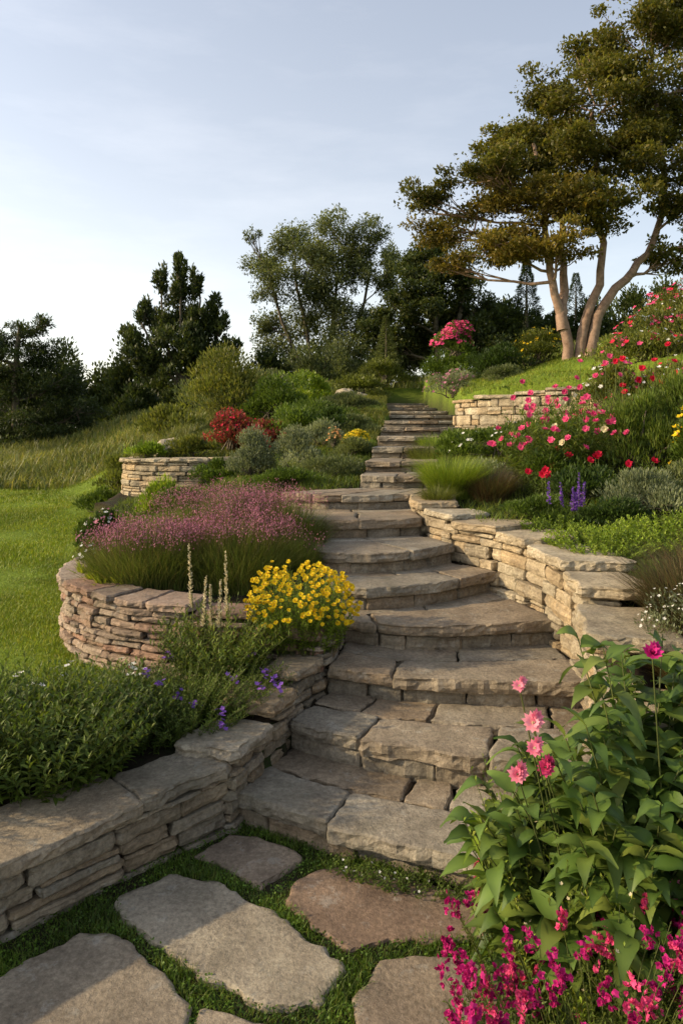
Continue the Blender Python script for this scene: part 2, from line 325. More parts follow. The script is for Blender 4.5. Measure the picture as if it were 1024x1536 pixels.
# ------------------------------------------------------------------ stones
def stone(mb, poly, z0, z1, mat, sp=.035, amp=.008, rnd=.006, var=None, hue=None, tilt=.004, clip=.008, topamp=1.):
    P = np.asarray(poly, float)[:, :2]
    A = .5 * np.sum(P[:, 0] * np.roll(P[:, 1], -1) - np.roll(P[:, 0], -1) * P[:, 1])
    if A < 0: P = P[::-1]
    Q = []
    for i in range(len(P)):
        a, b_ = P[i - 1], P[i]; c_ = P[(i + 1) % len(P)]
        Q.append(b_ + (a - b_) / max(np.linalg.norm(a - b_), 1e-6) * clip * R.uniform(.4, 2.4)); Q.append(b_ + (c_ - b_) / max(np.linalg.norm(c_ - b_), 1e-6) * clip * R.uniform(.4, 2.4))
    P = np.array(Q); per = []
    for i in range(len(P)):
        a, b_ = P[i], P[(i + 1) % len(P)]; k = max(1, int(round(np.linalg.norm(b_ - a) / sp)))
        for t in range(k): per.append(a + (b_ - a) * t / k)
    per = np.array(per); n = len(per); c = per.mean(0)
    tn = np.roll(per, -1, 0) - np.roll(per, 1, 0); en = nrm(np.stack([tn[:, 1], -tn[:, 0]], 1))
    off = R.uniform(-50, 50, 3); h = z1 - z0; rnd = min(rnd, h * .25)
    tx, ty = R.normal(0, tilt, 2)
    rings = [(.010, z0), (.001, z0 + h * .14), (-.003, z0 + h * .42), (.001, z0 + h * .72), (.001, z1 - rnd), (rnd * .8, z1)]
    V = []
    for ri, (ins, z) in enumerate(rings):
        for i in range(n):
            x, y = per[i]
            e = noise.noise(Vector((x * 6 + off[0], y * 6 + off[1], off[2]))) * amp * 1.5
            e += noise.noise(Vector((x * 21 + off[0], y * 21 + off[1], off[2] + 3))) * amp * 1.1
            if ri < 5:
                e += noise.noise(Vector((x * 30 + off[0], y * 30 + off[1], z * 55 + off[2]))) * amp * .9
                e += noise.noise(Vector((x * 5 + off[0], y * 5 + off[1], z * 90))) * amp * .8
            else: e += min(0, noise.noise(Vector((x * 40 + off[0], y * 40, off[2])))) * amp
            q = per[i] + en[i] * (e - ins); zz = z
            if ri >= 4: zz += noise.noise(Vector((x * 6 + off[0], y * 6 + off[1], off[2] + 9))) * amp * .35 * topamp
            zz += (q[0] - c[0]) * tx + (q[1] - c[1]) * ty
            V.append((q[0], q[1], zz))
    base = np.array(V[-n:])[:, :2]; tops = (.95, .82, .62, .34); bs = base.copy()
    c2 = base.mean(0)
    for s, it in zip(tops, (1, 3, 5, 8)):
        for _ in range(it): bs = bs * .5 + (np.roll(bs, 1, 0) + np.roll(bs, -1, 0)) * .25   # relax so inner rings stay ordered
        for i in range(n):
            q = c2 + (bs[i] - c2) * s
            V.append((q[0], q[1], z1 + (q[0] - c[0]) * tx + (q[1] - c[1]) * ty + noise.noise(Vector((q[0] * 6 + off[0], q[1] * 6 + off[1], off[2] + 9))) * amp * .35 * topamp + noise.noise(Vector((q[0] * 24 + off[0], q[1] * 24, 5))) * .0015))
    V.append((c2[0], c2[1], z1 + (c2[0] - c[0]) * tx + (c2[1] - c[1]) * ty)); K = len(rings) + len(tops); F = []; F2 = []
    for k in range(K - 1):
        for i in range(n):
            j = (i + 1) % n; (F if k < len(rings) - 1 else F2).append((k * n + i, k * n + j, (k + 1) * n + j, (k + 1) * n + i))
    T = [((K - 1) * n + i, (K - 1) * n + (i + 1) % n, K * n) for i in range(n)]
    v = R.uniform(0, 1) if var is None else var; hh = (R.uniform(0, 1) ** 2.) if hue is None else hue
    mb.add(V, F, mat, v, hh, False); s0 = mb.n - len(V); mi = mb.mats.index(mat)
    mb.f.append((np.array(F2) + s0, mi, True)); mb.f.append((np.array(T) + s0, mi, True))

def polyat(path, s):
    path = np.asarray(path, float); d = np.linalg.norm(np.diff(path[:, :2], axis=0), axis=1); cs = np.concatenate([[0], np.cumsum(d)])
    s = min(max(s, 0), cs[-1]); i = min(np.searchsorted(cs, s, 'right') - 1, len(d) - 1); t = (s - cs[i]) / d[i]
    return path[i] + (path[i + 1] - path[i]) * t
def plen(path): path = np.asarray(path, float); return np.linalg.norm(np.diff(path[:, :2], axis=0), axis=1).sum()
def smoothpath(path, it=2):
    p = np.asarray(path, float)
    for _ in range(it):
        q = [p[0]]
        for i in range(len(p) - 1): q += [p[i] * .75 + p[i + 1] * .25, p[i] * .25 + p[i + 1] * .75]
        q.append(p[-1]); p = np.array(q)
    return p
def wall(name, path, inside, mat, thick=.18, ch=(.04, .075), sl=(.13, .36), capw=.26, capl=(.3, .6), capt=.05, over=.02, jit=.012, sp=.03):
    path = smoothpath(path); Lt = plen(path); mb = MB()
    def at(s):
        p = polyat(path, s); q = polyat(path, s + .03) - polyat(path, s - .03); t = nrm(q[:2]); n = np.array([-t[1], t[0]]) * inside
        return p, n
    ss = np.linspace(0, Lt, max(int(Lt / .08), 4)); V = []
    for s in ss:
        p, n = at(s); q = p[:2] + n * .045; r_ = p[:2] + n * (thick + .03)
        V += [(q[0], q[1], p[2] - .1), (q[0], q[1], p[3] - .012), (r_[0], r_[1], p[3] - .012), (r_[0], r_[1], p[2] - .1)]
    F = []
    for i in range(len(ss) - 1):
        for j in range(3): F.append((4 * i + j, 4 * i + j + 1, 4 * i + 5 + j, 4 * i + 4 + j))
    mb.add(V, F, M_soil)
    z = path[:, 2].min() - .04; zmax = path[:, 3].max()
    while z < zmax - .01:
        h = R.uniform(*ch); s = -R.uniform(0, .1)
        while s < Lt - .03:
            l = R.uniform(*sl); a = max(s, 0); e = min(s + l, Lt); s += l
            if e - a < .05: continue
            pm, nm = at((a + e) / 2); hz = z + h
            if z + h * .5 < pm[2] - .03: continue
            if hz > pm[3]: hz = pm[3]
            if hz - z < .016: continue
            j = R.uniform(-jit, jit); pa, na = at(a + .003); pe, ne = at(e - .004)
            poly = [pa[:2] + na * (j), pm[:2] + nm * (j + R.uniform(-.006, .006)), pe[:2] + ne * (j), pe[:2] + ne * thick, pa[:2] + na * thick]
            dz = R.uniform(-.004, .004)
            if h > .05 and R.uniform() < .18 and hz == z + h:
                k = z + h * R.uniform(.4, .6)
                stone(mb, poly, z + .002, k - .002, mat, sp=sp, amp=.008, tilt=.01); stone(mb, [q_ + nm * .006 for q_ in poly], k + .002, hz - .004, mat, sp=sp, amp=.008, tilt=.01)
            else: stone(mb, poly, z + .002 + dz, hz - .004 + dz * .5, mat, sp=sp, amp=.010, rnd=.008, tilt=.014)
        z += h
    s = 0
    while s < Lt - .05:
        l = R.uniform(*capl); e = min(s + l, Lt)
        if Lt - e < .12: e = Lt
        pm, nm = at((s + e) / 2); pa, na = at(s + .005); pe, ne = at(e - .005); o = over + R.uniform(-.012, .018); w = capw * R.uniform(.8, 1.15)
        zt = pm[3]
        pq, nq = at(s + (e - s) * .25); pr, nr = at(s + (e - s) * .75)
        poly = [pa[:2] - na * o, pq[:2] - nq * (o + R.uniform(-.014, .014)), pm[:2] - nm * (o + R.uniform(-.014, .014)), pr[:2] - nr * (o + R.uniform(-.014, .014)), pe[:2] - ne * o, pe[:2] + ne * w * R.uniform(.85, 1.1), pm[:2] + nm * (w + R.uniform(-.03, .03)), pa[:2] + na * w * R.uniform(.85, 1.1)]
        stone(mb, poly, zt + .002, zt + capt * R.uniform(.85, 1.2), mat, sp=sp, amp=.013, rnd=.008, tilt=.012, clip=.014)
        s = e
    return mb.build(name)

def fr(e, t):
    return polyat(e, t * plen(e))[:2]
stair = bpy.data.objects.new('stone_staircase', None); scene.collection.objects.link(stair)
for k, (z, e) in enumerate(steps):
    mb = MB(); e = np.array(e, float)
    if k + 1 < len(steps): nx_ = np.array(steps[k + 1][1], float)
    else: nx_ = e + np.array([.1, 2.2])
    zp = steps[k - 1][0] if k else 0.; far = k > 8; spc = .03 if k < 6 else (.045 if not far else .08)
    Lw = plen(e); nf = {0: 3, 1: 4, 2: 2, 3: 2, 4: 2, 5: 2, 6: 2, 7: 4}.get(k, 2 if k < 12 else 3)
    cuts = {0: [0, .30, .72, 1], 1: [0, .28, .68, 1], 2: [0, .27, 1], 3: [0, .16, 1], 4: [0, .7, 1], 5: [0, .58, 1]}.get(k)
    if cuts is None:
        cuts = np.linspace(0, 1, nf + 1); cuts[1:-1] += R.uniform(-.1, .1, nf - 1)
    dep = np.linalg.norm(fr(nx_, .5) - fr(e, .5)); th = z - zp; t1 = min(.07, th * .52)
    front = .62 if k < 3 else (.75 if k < 8 else .6)
    rows = [(0, front), (front, 1.0 + .09 / dep)]
    if far and dep > 1.0: rows = [(0, .35), (.35, .68), (.68, 1.0 + .09 / dep)]
    for ri, (r0, r1) in enumerate(rows):
        cc = cuts if ri == 0 else np.concatenate([[0], np.sort(np.linspace(0, 1, nf + 1)[1:-1] + R.uniform(-.12, .12, nf - 1)), [1]])
        for i in range(len(cc) - 1):
            a, b_ = cc[i], cc[i + 1]; gp = .0045 / Lw; j = (R.uniform(-.018, .018) if ri == 0 else 0)
            g0 = 0 if ri == 0 else .010 / dep
            def pt(u, v):
                A_, B_ = fr(e, min(max(u, 0), 1)), fr(nx_, min(max(u, 0), 1)); return A_ + (B_ - A_) * v
            f0 = r0 + g0 - (j / dep); f1 = r1 + (R.uniform(-.03, .03) if ri == 0 else 0)
            if ri == 0: f1 = min(f1, front + .02)
            poly = [pt(a + gp, f0)]
            for w in np.linspace(0, 1, 5)[1:-1]:
                q = pt(a + (b_ - a) * w, f0) + R.normal(0, .006, 2); poly.append(q)
            poly += [pt(b_ - gp, f0), pt(b_ - gp + R.uniform(-.015, .005), f1 - .0), pt((a + b_) / 2, f1 + R.uniform(-.015, .005)), pt(a + gp + R.uniform(-.005, .015), f1)]
            dz = R.uniform(-.004, .004) - (0 if ri == 0 else .004)
            stone(mb, poly, z - t1 + R.uniform(-.004, .006), z + dz, S_step, sp=spc, amp=.012, rnd=.006, tilt=.004, topamp=.8)
    s = 0
    while s < Lw - .04:
        l = R.uniform(.16, .42) * (1 if not far else 2); t2 = min(s + l, Lw); a = fr(e, s / Lw); b_ = fr(e, t2 / Lw); mid = fr(e, (s + t2) / 2 / Lw)
        bk = nrm(fr(nx_, .5) - fr(e, .5)); so = .038 + R.uniform(-.008, .014)
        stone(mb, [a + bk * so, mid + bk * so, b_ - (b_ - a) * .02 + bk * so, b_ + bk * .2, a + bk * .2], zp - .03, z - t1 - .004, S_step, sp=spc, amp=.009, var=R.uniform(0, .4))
        s = t2
    mb.build('step_%d' % (k + 1), parent=stair)

FL = [
 [(-1.16, 2.02), (-1.04, 2.09), (-.87, 2.28), (-.72, 2.25), (-.56, 2.12), (-.435, 1.99), (-.43, 1.80), (-.6, 1.66), (-.95, 1.64), (-1.2, 1.8)],
 [(-.79, 2.43), (-.64, 2.57), (-.45, 2.52), (-.17, 2.31), (.02, 2.12), (-.06, 1.99), (-.21, 1.97), (-.5, 2.15), (-.76, 2.34)],
 [(-.575, 2.68), (-.46, 2.82), (-.28, 2.78), (-.16, 2.70), (-.15, 2.65), (-.29, 2.49), (-.42, 2.58)],
 [(-.21, 2.43), (-.17, 2.55), (-.06, 2.61), (.14, 2.59), (.45, 2.47), (.62, 2.36), (.58, 2.26), (.2, 2.235), (.02, 2.2), (-.1, 2.30)],
 [(.03, 2.0), (.11, 2.15), (.40, 2.18), (.52, 2.06), (.50, 1.82), (.3, 1.74), (.04, 1.88)],
 [(-.41, 1.985), (-.25, 1.94), (-.02, 1.90), (0, 1.7), (-.3, 1.5), (-.40, 1.72)],
 [(.68, 2.38), (.72, 2.2), (.62, 2.0), (.58, 2.2)],
 [(-.45, 1.58), (-.1, 1.55), (-.05, 1.1), (-.5, 1.1)], [(.1, 1.65), (.45, 1.72), (.45, 1.2), (.05, 1.2)], [(-1.2, 1.7), (-.6, 1.55), (-.6, 1.1), (-1.3, 1.1)]]
mb = MB(); hues = [.2, .05, .55, .95, .4, .3, .5, .3, .3, .3]; vs = [.4, .8, .4, .3, .4, .5, .5, .5, .5, .5]
for q, h_, v_ in zip(FL, hues, vs):
    q = np.array(q); stone(mb, q, -.05, .018 + R.uniform(-.003, .004), S_pat, sp=.02, amp=.013, rnd=.006, var=v_, hue=h_, topamp=.5, tilt=.003, clip=.006)
mb.build('flagstone_patio')

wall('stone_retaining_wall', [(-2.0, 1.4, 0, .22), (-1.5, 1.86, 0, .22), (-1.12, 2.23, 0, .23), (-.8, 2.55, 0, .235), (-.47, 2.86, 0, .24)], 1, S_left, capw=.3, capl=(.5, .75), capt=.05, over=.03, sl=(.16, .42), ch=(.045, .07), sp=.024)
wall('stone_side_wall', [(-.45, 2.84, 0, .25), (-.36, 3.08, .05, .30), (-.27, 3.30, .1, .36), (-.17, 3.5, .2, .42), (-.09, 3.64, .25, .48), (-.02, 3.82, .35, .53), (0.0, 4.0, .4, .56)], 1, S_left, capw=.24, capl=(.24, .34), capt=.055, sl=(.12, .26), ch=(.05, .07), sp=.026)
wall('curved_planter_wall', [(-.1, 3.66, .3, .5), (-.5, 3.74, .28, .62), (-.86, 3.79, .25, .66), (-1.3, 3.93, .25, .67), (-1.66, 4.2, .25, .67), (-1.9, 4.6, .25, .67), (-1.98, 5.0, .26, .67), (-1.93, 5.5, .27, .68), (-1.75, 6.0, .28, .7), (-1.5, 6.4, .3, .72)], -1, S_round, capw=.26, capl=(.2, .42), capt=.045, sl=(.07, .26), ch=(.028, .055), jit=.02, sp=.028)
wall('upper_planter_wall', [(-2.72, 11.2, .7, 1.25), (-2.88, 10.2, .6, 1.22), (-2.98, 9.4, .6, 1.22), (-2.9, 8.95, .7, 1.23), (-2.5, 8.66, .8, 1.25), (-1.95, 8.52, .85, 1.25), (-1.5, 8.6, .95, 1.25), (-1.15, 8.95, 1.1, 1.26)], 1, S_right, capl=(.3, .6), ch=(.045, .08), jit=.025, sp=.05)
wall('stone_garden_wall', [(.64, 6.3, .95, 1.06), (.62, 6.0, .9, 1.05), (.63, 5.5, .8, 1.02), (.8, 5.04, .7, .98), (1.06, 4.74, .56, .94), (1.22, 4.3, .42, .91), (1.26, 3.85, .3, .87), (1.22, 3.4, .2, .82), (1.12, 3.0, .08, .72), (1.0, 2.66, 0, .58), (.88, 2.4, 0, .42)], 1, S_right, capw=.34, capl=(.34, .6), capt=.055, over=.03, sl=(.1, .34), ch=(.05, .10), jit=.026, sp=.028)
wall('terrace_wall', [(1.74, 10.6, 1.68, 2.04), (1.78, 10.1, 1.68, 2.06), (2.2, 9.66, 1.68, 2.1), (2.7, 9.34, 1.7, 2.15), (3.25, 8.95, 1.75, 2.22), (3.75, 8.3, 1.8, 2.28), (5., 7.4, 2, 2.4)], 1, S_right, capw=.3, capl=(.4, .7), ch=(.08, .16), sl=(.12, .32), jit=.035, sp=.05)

def boulder(name, x, y, r, mat, sq=.7):
    bpy.ops.mesh.primitive_ico_sphere_add(subdivisions=4, radius=1); o = bpy.context.object; o.name = name; o.data.name = name
    of = R.uniform(0, 50)
    for v in o.data.vertices:
        c = v.co.copy(); d = 1 + .35 * noise.noise(c * 1.3 + Vector((of, 0, 0))) + .12 * noise.noise(c * 4 + Vector((of, 0, 0)))
        v.co = Vector((c.x * d * r, c.y * d * r * .8, c.z * d * r * sq))
    o.location = (x, y, g(x, y) + r * sq * .4); o.data.materials.append(mat)
    at = o.data.attributes.new('var', 'FLOAT', 'POINT'); at.data.foreach_set('value', np.full(len(o.data.vertices), .6, np.float32))
    for p_ in o.data.polygons: p_.use_smooth = False
boulder('boulder', -2.35, 9.5, .26, S_right); boulder('boulder', .1, 17.5, .28, S_right, .6); boulder('boulder', .5, 18.3, .2, S_right, .6)
boulder('boulder', 1.0, 6.9, .14, S_right); boulder('boulder', -1.05, 3.45, .12, S_right, .6)

# ------------------------------------------------------------------ grass
def rnd_in(n, x0, x1, y0, y1): return R.uniform(x0, x1, n), R.uniform(y0, y1, n)
mb = MB(); x, y = rnd_in(150000, -1.9, 1.0, 1.35, 2.95); z, rg = terrain(x, y); k = rg == 1
for q in FL:
    q = np.array(q); c = q.mean(0); k &= ~pip(x, y, c + (q - c) * .98)
x, y = x[k], y[k]; hh = R.uniform(.014, .038, len(x)) * (1 + .6 * np.sin(x * 11 + 1) * np.sin(y * 13))
blades(mb, np.stack([x, y, x * 0 - .005], 1), hh, .0034, R.uniform(.1, 1.1, len(x)), G_joint, 2, hue=(R.uniform(0, 1, len(x)) ** 4) * .8)
i = R.choice(len(x), 9000); leaves(mb, np.stack([x[i], y[i], R.uniform(.005, .028, 9000)], 1), rv(9000) * [1, 1, .3] + UP * .3, .010, .008, G_joint)
mb.build('joint_grass')

mb = MB()
def lawn(n, x0, x1, y0, y1, H, W, pred, mat, segs=2, lean=(.1, .8), hp=4):
    x, y = rnd_in(n, x0, x1, y0, y1); z, rg = terrain(x, y); k = pred(x, y, rg); x, y, z = x[k], y[k], z[k]
    n = len(x); blades(mb, np.stack([x, y, z - .004], 1), R.uniform(.5, 1.2, n) * H, W, R.uniform(*lean, n), mat, segs, hue=R.uniform(0, 1, n) ** hp)
lawn(90000, -3.6, -1.0, 3.3, 6.2, .032, .005, lambda x, y, r: (r == 0) & (x < y * -.3) , G_grass)
lawn(80000, -6, -1.6, 6, 10.5, .04, .008, lambda x, y, r: (r == 0) & (x > -.62 * y), G_grass)
lawn(50000, -9.5, -2.5, 10, 15.5, .05, .012, lambda x, y, r: (r == 0) & (x > -.62 * y), G_grass)
mb.build('lawn_grass')
mb = MB()
lawn(60000, -18, -3, 14.3, 31, .34, .03, lambda x, y, r: (r == 0) & (x > -.62 * y), G_meadow, 2, (.2, 1.0), 2)
lawn(25000, -5, -2.4, 9.5, 15, .2, .014, lambda x, y, r: (x > -.33 * y), G_meadow, 2, (.2, 1.0), 2)
mb.build('meadow_grass')
mb = MB()
lawn(60000, -3, 2, 9, 22, .11, .012, lambda x, y, r: (r == 6), G_olive, 2, (.3, 1.0), 3)
lawn(30000, -2.5, .9, 5.5, 9.4, .10, .008, lambda x, y, r: (r == 5), G_mid, 2, (.3, 1.0), 3)
lawn(60000, 1.8, 9, 9, 22, .07, .012, lambda x, y, r: (r == 3), G_grass, 2, (.3, 1.0), 3)
lawn(40000, 1, 5, 3.5, 10, .10, .008, lambda x, y, r: (r == 4), G_mid, 2, (.3, 1.0), 3)
lawn(20000, -6, 8, 20, 34, .3, .035, lambda x, y, r: (r != 2), G_meadow, 2, (.3, 1.0), 3)
mb.build('hillside_grass')

# ------------------------------------------------------------------ shrubs
def bush(name, x, y, rx, ry, rz, mat, n, L, W=.45, fl=(), clumps=16, up=.5, hue=0., zb=None, spike=.5, tubes=True, obj=True, mb=None):
    mb = mb or MB(); z = g(x, y) if zb is None else zb; c = np.array([x, y, z])
    u = R.uniform(0, 2 * PI, clumps); v = R.uniform(.0, 1, clumps) ** .8 * PI / 2
    rr = np.array([rx, ry, rz]); dirs = np.stack([np.cos(u) * np.cos(v), np.sin(u) * np.cos(v), np.sin(v)], 1)
    SC = c + dirs * rr * R.uniform(.4, .85, (clumps, 1)); SR = R.uniform(.24, .48, clumps)
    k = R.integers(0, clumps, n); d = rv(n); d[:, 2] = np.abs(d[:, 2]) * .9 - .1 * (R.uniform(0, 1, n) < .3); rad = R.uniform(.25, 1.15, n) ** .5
    P = SC[k] + d * rr * (SR[k] * rad)[:, None] * [1.05, 1.05, 1.0]
    P[:, 2] = np.maximum(P[:, 2], z + .01)
    D = d * .7 + UP * up + R.normal(size=(n, 3)) * spike * .5
    ls = R.uniform(.6, 1.3, n) * L
    hz = R.uniform(0, 1, n) ** 3 * hue if np.isscalar(hue) else hue
    cv = R.uniform(-.25, .25, clumps)
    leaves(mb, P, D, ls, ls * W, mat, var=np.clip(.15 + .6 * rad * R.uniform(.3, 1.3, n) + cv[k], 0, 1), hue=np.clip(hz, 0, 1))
    if tubes:
        b0 = c + R.normal(size=(clumps, 3)) * rr * [.12, .12, 0]; pts = np.stack([b0, (b0 + SC) / 2 + UP * rz * .05, SC], 1)
        vtubes(mb, pts, np.array([.02, .014, .006]) * min(1, rz * 1.5), M_barkd)
    for fm, fn, fr_, pt_ in fl:
        kk = R.integers(0, clumps, fn * 2); dd = rv(fn * 2); dd[:, 2] = np.abs(dd[:, 2])
        Q = SC[kk] + dd * rr * SR[kk][:, None] * 1.08
        o = np.linalg.norm((Q - c) / rr, axis=1) + .25 * (Q[:, 2] - z) / rz; idx = np.argsort(-o)[:fn]
        flowers(mb, Q[idx], dd[idx] + UP * .6 + np.array([-.1, -.4, 0]), R.uniform(.6, 1.2, len(idx)) * fr_, fm, pt_, center=(P_org if fm is P_yel else None))
    if obj: return mb.build(name)

B = bush
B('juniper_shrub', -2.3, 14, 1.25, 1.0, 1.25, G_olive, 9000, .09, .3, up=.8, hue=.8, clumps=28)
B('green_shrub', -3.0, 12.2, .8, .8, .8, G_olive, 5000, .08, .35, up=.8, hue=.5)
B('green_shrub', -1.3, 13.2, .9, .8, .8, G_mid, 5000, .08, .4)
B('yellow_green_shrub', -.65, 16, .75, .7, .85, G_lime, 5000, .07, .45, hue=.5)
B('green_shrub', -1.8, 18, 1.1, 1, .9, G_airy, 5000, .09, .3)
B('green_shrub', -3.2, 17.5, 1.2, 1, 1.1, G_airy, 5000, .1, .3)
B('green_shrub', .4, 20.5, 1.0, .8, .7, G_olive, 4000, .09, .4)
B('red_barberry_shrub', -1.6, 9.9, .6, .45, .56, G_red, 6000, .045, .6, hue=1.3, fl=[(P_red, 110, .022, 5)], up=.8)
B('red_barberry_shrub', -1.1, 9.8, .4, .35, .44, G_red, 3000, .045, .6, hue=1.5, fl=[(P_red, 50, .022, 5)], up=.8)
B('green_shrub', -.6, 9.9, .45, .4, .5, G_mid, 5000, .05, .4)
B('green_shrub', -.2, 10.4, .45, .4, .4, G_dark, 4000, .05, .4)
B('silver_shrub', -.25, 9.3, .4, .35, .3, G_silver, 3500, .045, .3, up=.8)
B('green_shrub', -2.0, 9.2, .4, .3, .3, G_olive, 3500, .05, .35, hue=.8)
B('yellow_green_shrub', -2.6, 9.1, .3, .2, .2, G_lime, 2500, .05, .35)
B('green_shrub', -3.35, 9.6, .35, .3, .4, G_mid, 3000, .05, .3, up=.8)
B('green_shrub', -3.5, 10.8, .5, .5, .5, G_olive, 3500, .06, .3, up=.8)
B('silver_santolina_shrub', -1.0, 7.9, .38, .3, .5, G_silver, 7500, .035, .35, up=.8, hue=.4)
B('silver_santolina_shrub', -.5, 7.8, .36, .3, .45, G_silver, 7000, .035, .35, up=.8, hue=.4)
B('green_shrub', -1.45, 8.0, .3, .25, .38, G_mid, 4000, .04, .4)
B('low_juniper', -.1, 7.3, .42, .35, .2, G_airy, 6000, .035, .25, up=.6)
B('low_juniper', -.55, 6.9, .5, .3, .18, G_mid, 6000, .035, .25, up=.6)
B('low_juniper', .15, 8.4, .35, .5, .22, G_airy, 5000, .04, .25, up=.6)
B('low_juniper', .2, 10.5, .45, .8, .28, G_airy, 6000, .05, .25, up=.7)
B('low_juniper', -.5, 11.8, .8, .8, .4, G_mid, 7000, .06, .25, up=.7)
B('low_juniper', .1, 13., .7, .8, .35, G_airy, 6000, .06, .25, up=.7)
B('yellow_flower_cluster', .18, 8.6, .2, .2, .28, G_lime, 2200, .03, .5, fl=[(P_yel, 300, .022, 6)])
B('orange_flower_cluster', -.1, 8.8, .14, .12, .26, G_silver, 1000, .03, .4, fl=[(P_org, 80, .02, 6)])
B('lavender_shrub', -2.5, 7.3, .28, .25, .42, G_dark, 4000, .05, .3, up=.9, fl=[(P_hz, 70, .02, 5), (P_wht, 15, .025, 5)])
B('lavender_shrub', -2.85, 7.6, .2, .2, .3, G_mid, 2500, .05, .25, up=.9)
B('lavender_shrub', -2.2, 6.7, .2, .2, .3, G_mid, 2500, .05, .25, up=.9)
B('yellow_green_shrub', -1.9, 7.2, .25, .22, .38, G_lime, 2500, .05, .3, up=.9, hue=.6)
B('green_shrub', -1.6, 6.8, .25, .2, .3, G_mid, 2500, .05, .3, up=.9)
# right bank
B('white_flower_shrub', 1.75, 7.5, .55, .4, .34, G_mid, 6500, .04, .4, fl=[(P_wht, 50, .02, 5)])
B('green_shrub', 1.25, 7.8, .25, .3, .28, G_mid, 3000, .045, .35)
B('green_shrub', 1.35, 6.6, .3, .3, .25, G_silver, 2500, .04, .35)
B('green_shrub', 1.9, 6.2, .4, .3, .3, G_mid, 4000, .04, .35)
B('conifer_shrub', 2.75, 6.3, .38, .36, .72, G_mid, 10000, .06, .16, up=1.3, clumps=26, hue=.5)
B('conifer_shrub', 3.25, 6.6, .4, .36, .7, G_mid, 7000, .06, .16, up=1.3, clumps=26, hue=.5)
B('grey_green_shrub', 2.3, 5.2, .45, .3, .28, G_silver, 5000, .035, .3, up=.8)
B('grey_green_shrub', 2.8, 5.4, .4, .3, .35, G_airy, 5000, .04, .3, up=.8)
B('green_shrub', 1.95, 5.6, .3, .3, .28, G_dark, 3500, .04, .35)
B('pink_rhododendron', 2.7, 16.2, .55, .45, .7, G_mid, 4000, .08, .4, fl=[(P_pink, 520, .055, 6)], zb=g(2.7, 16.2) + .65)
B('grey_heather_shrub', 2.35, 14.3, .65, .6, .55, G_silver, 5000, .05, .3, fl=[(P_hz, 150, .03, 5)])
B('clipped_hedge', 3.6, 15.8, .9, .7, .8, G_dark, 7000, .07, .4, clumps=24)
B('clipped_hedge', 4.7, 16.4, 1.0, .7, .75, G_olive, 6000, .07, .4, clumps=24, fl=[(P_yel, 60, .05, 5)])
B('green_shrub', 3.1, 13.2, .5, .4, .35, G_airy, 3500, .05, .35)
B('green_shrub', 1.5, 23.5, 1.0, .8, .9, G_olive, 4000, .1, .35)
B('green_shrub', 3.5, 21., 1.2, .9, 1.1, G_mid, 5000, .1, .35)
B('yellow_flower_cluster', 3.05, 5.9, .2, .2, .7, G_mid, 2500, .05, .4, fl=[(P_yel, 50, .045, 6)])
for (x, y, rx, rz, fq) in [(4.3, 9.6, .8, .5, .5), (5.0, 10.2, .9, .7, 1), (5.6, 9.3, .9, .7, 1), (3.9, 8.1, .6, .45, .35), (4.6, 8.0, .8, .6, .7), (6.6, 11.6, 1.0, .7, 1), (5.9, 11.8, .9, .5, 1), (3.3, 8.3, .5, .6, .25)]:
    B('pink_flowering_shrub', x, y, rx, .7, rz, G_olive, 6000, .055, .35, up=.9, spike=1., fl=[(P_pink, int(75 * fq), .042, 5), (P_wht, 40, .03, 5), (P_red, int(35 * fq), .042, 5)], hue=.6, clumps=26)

# ------------------------------------------------------------------ stemmed plants
def stemplant(mb, bases, H, lean, nl, L, W, mat, segs=3, droop=.2, t0=.15, el=(.15, 1.0), stem_r=.002, taper=.45, az=None, hue=0., wv=.04, peak=.75):
    n = len(bases); H = np.broadcast_to(H, (n,)); az = R.uniform(0, 2 * PI, n) if az is None else az
    d = np.stack([np.cos(az), np.sin(az), az * 0], 1); lean = np.broadcast_to(lean, (n,))
    def pos(t): t = np.asarray(t); return bases + d * (H * lean * t ** 1.6)[:, None] + UP * (H * t * (1 - .2 * lean * t))[:, None]
    vtubes(mb, np.stack([pos(np.full(n, t)) for t in (0, .35, .7, 1.)], 1), np.array([1, .9, .7, .4]) * stem_r, M_stem)
    C, D, LL = [], [], []; ph = R.uniform(0, 6.28, n)
    for i in range(nl):
        t = np.clip(t0 + (1 - t0) * (i + R.uniform(0, .8, n)) / nl, 0, 1); a = ph + i * 2.4 + R.normal(0, .3, n); e = el[0] + (el[1] - el[0]) * t + R.normal(0, .2, n)
        C.append(pos(t)); D.append(np.stack([np.cos(a) * np.cos(e), np.sin(a) * np.cos(e), np.sin(e)], 1)); LL.append(L * (1 - taper * t) * R.uniform(.7, 1.2, n))
    C = np.concatenate(C); D = np.concatenate(D); LL = np.concatenate(LL)
    bigleaf(mb, C, D, LL, LL * W, mat, segs, droop, hue=(R.uniform(0, 1, len(C)) ** 3) * hue, wave=wv, peak=peak)
    return pos(np.full(n, 1.)), d
def disk(n, x, y, rx, ry):
    a = R.uniform(0, 2 * PI, n); r = np.sqrt(R.uniform(0, 1, n)); return x + rx * r * np.cos(a), y + ry * r * np.sin(a), r

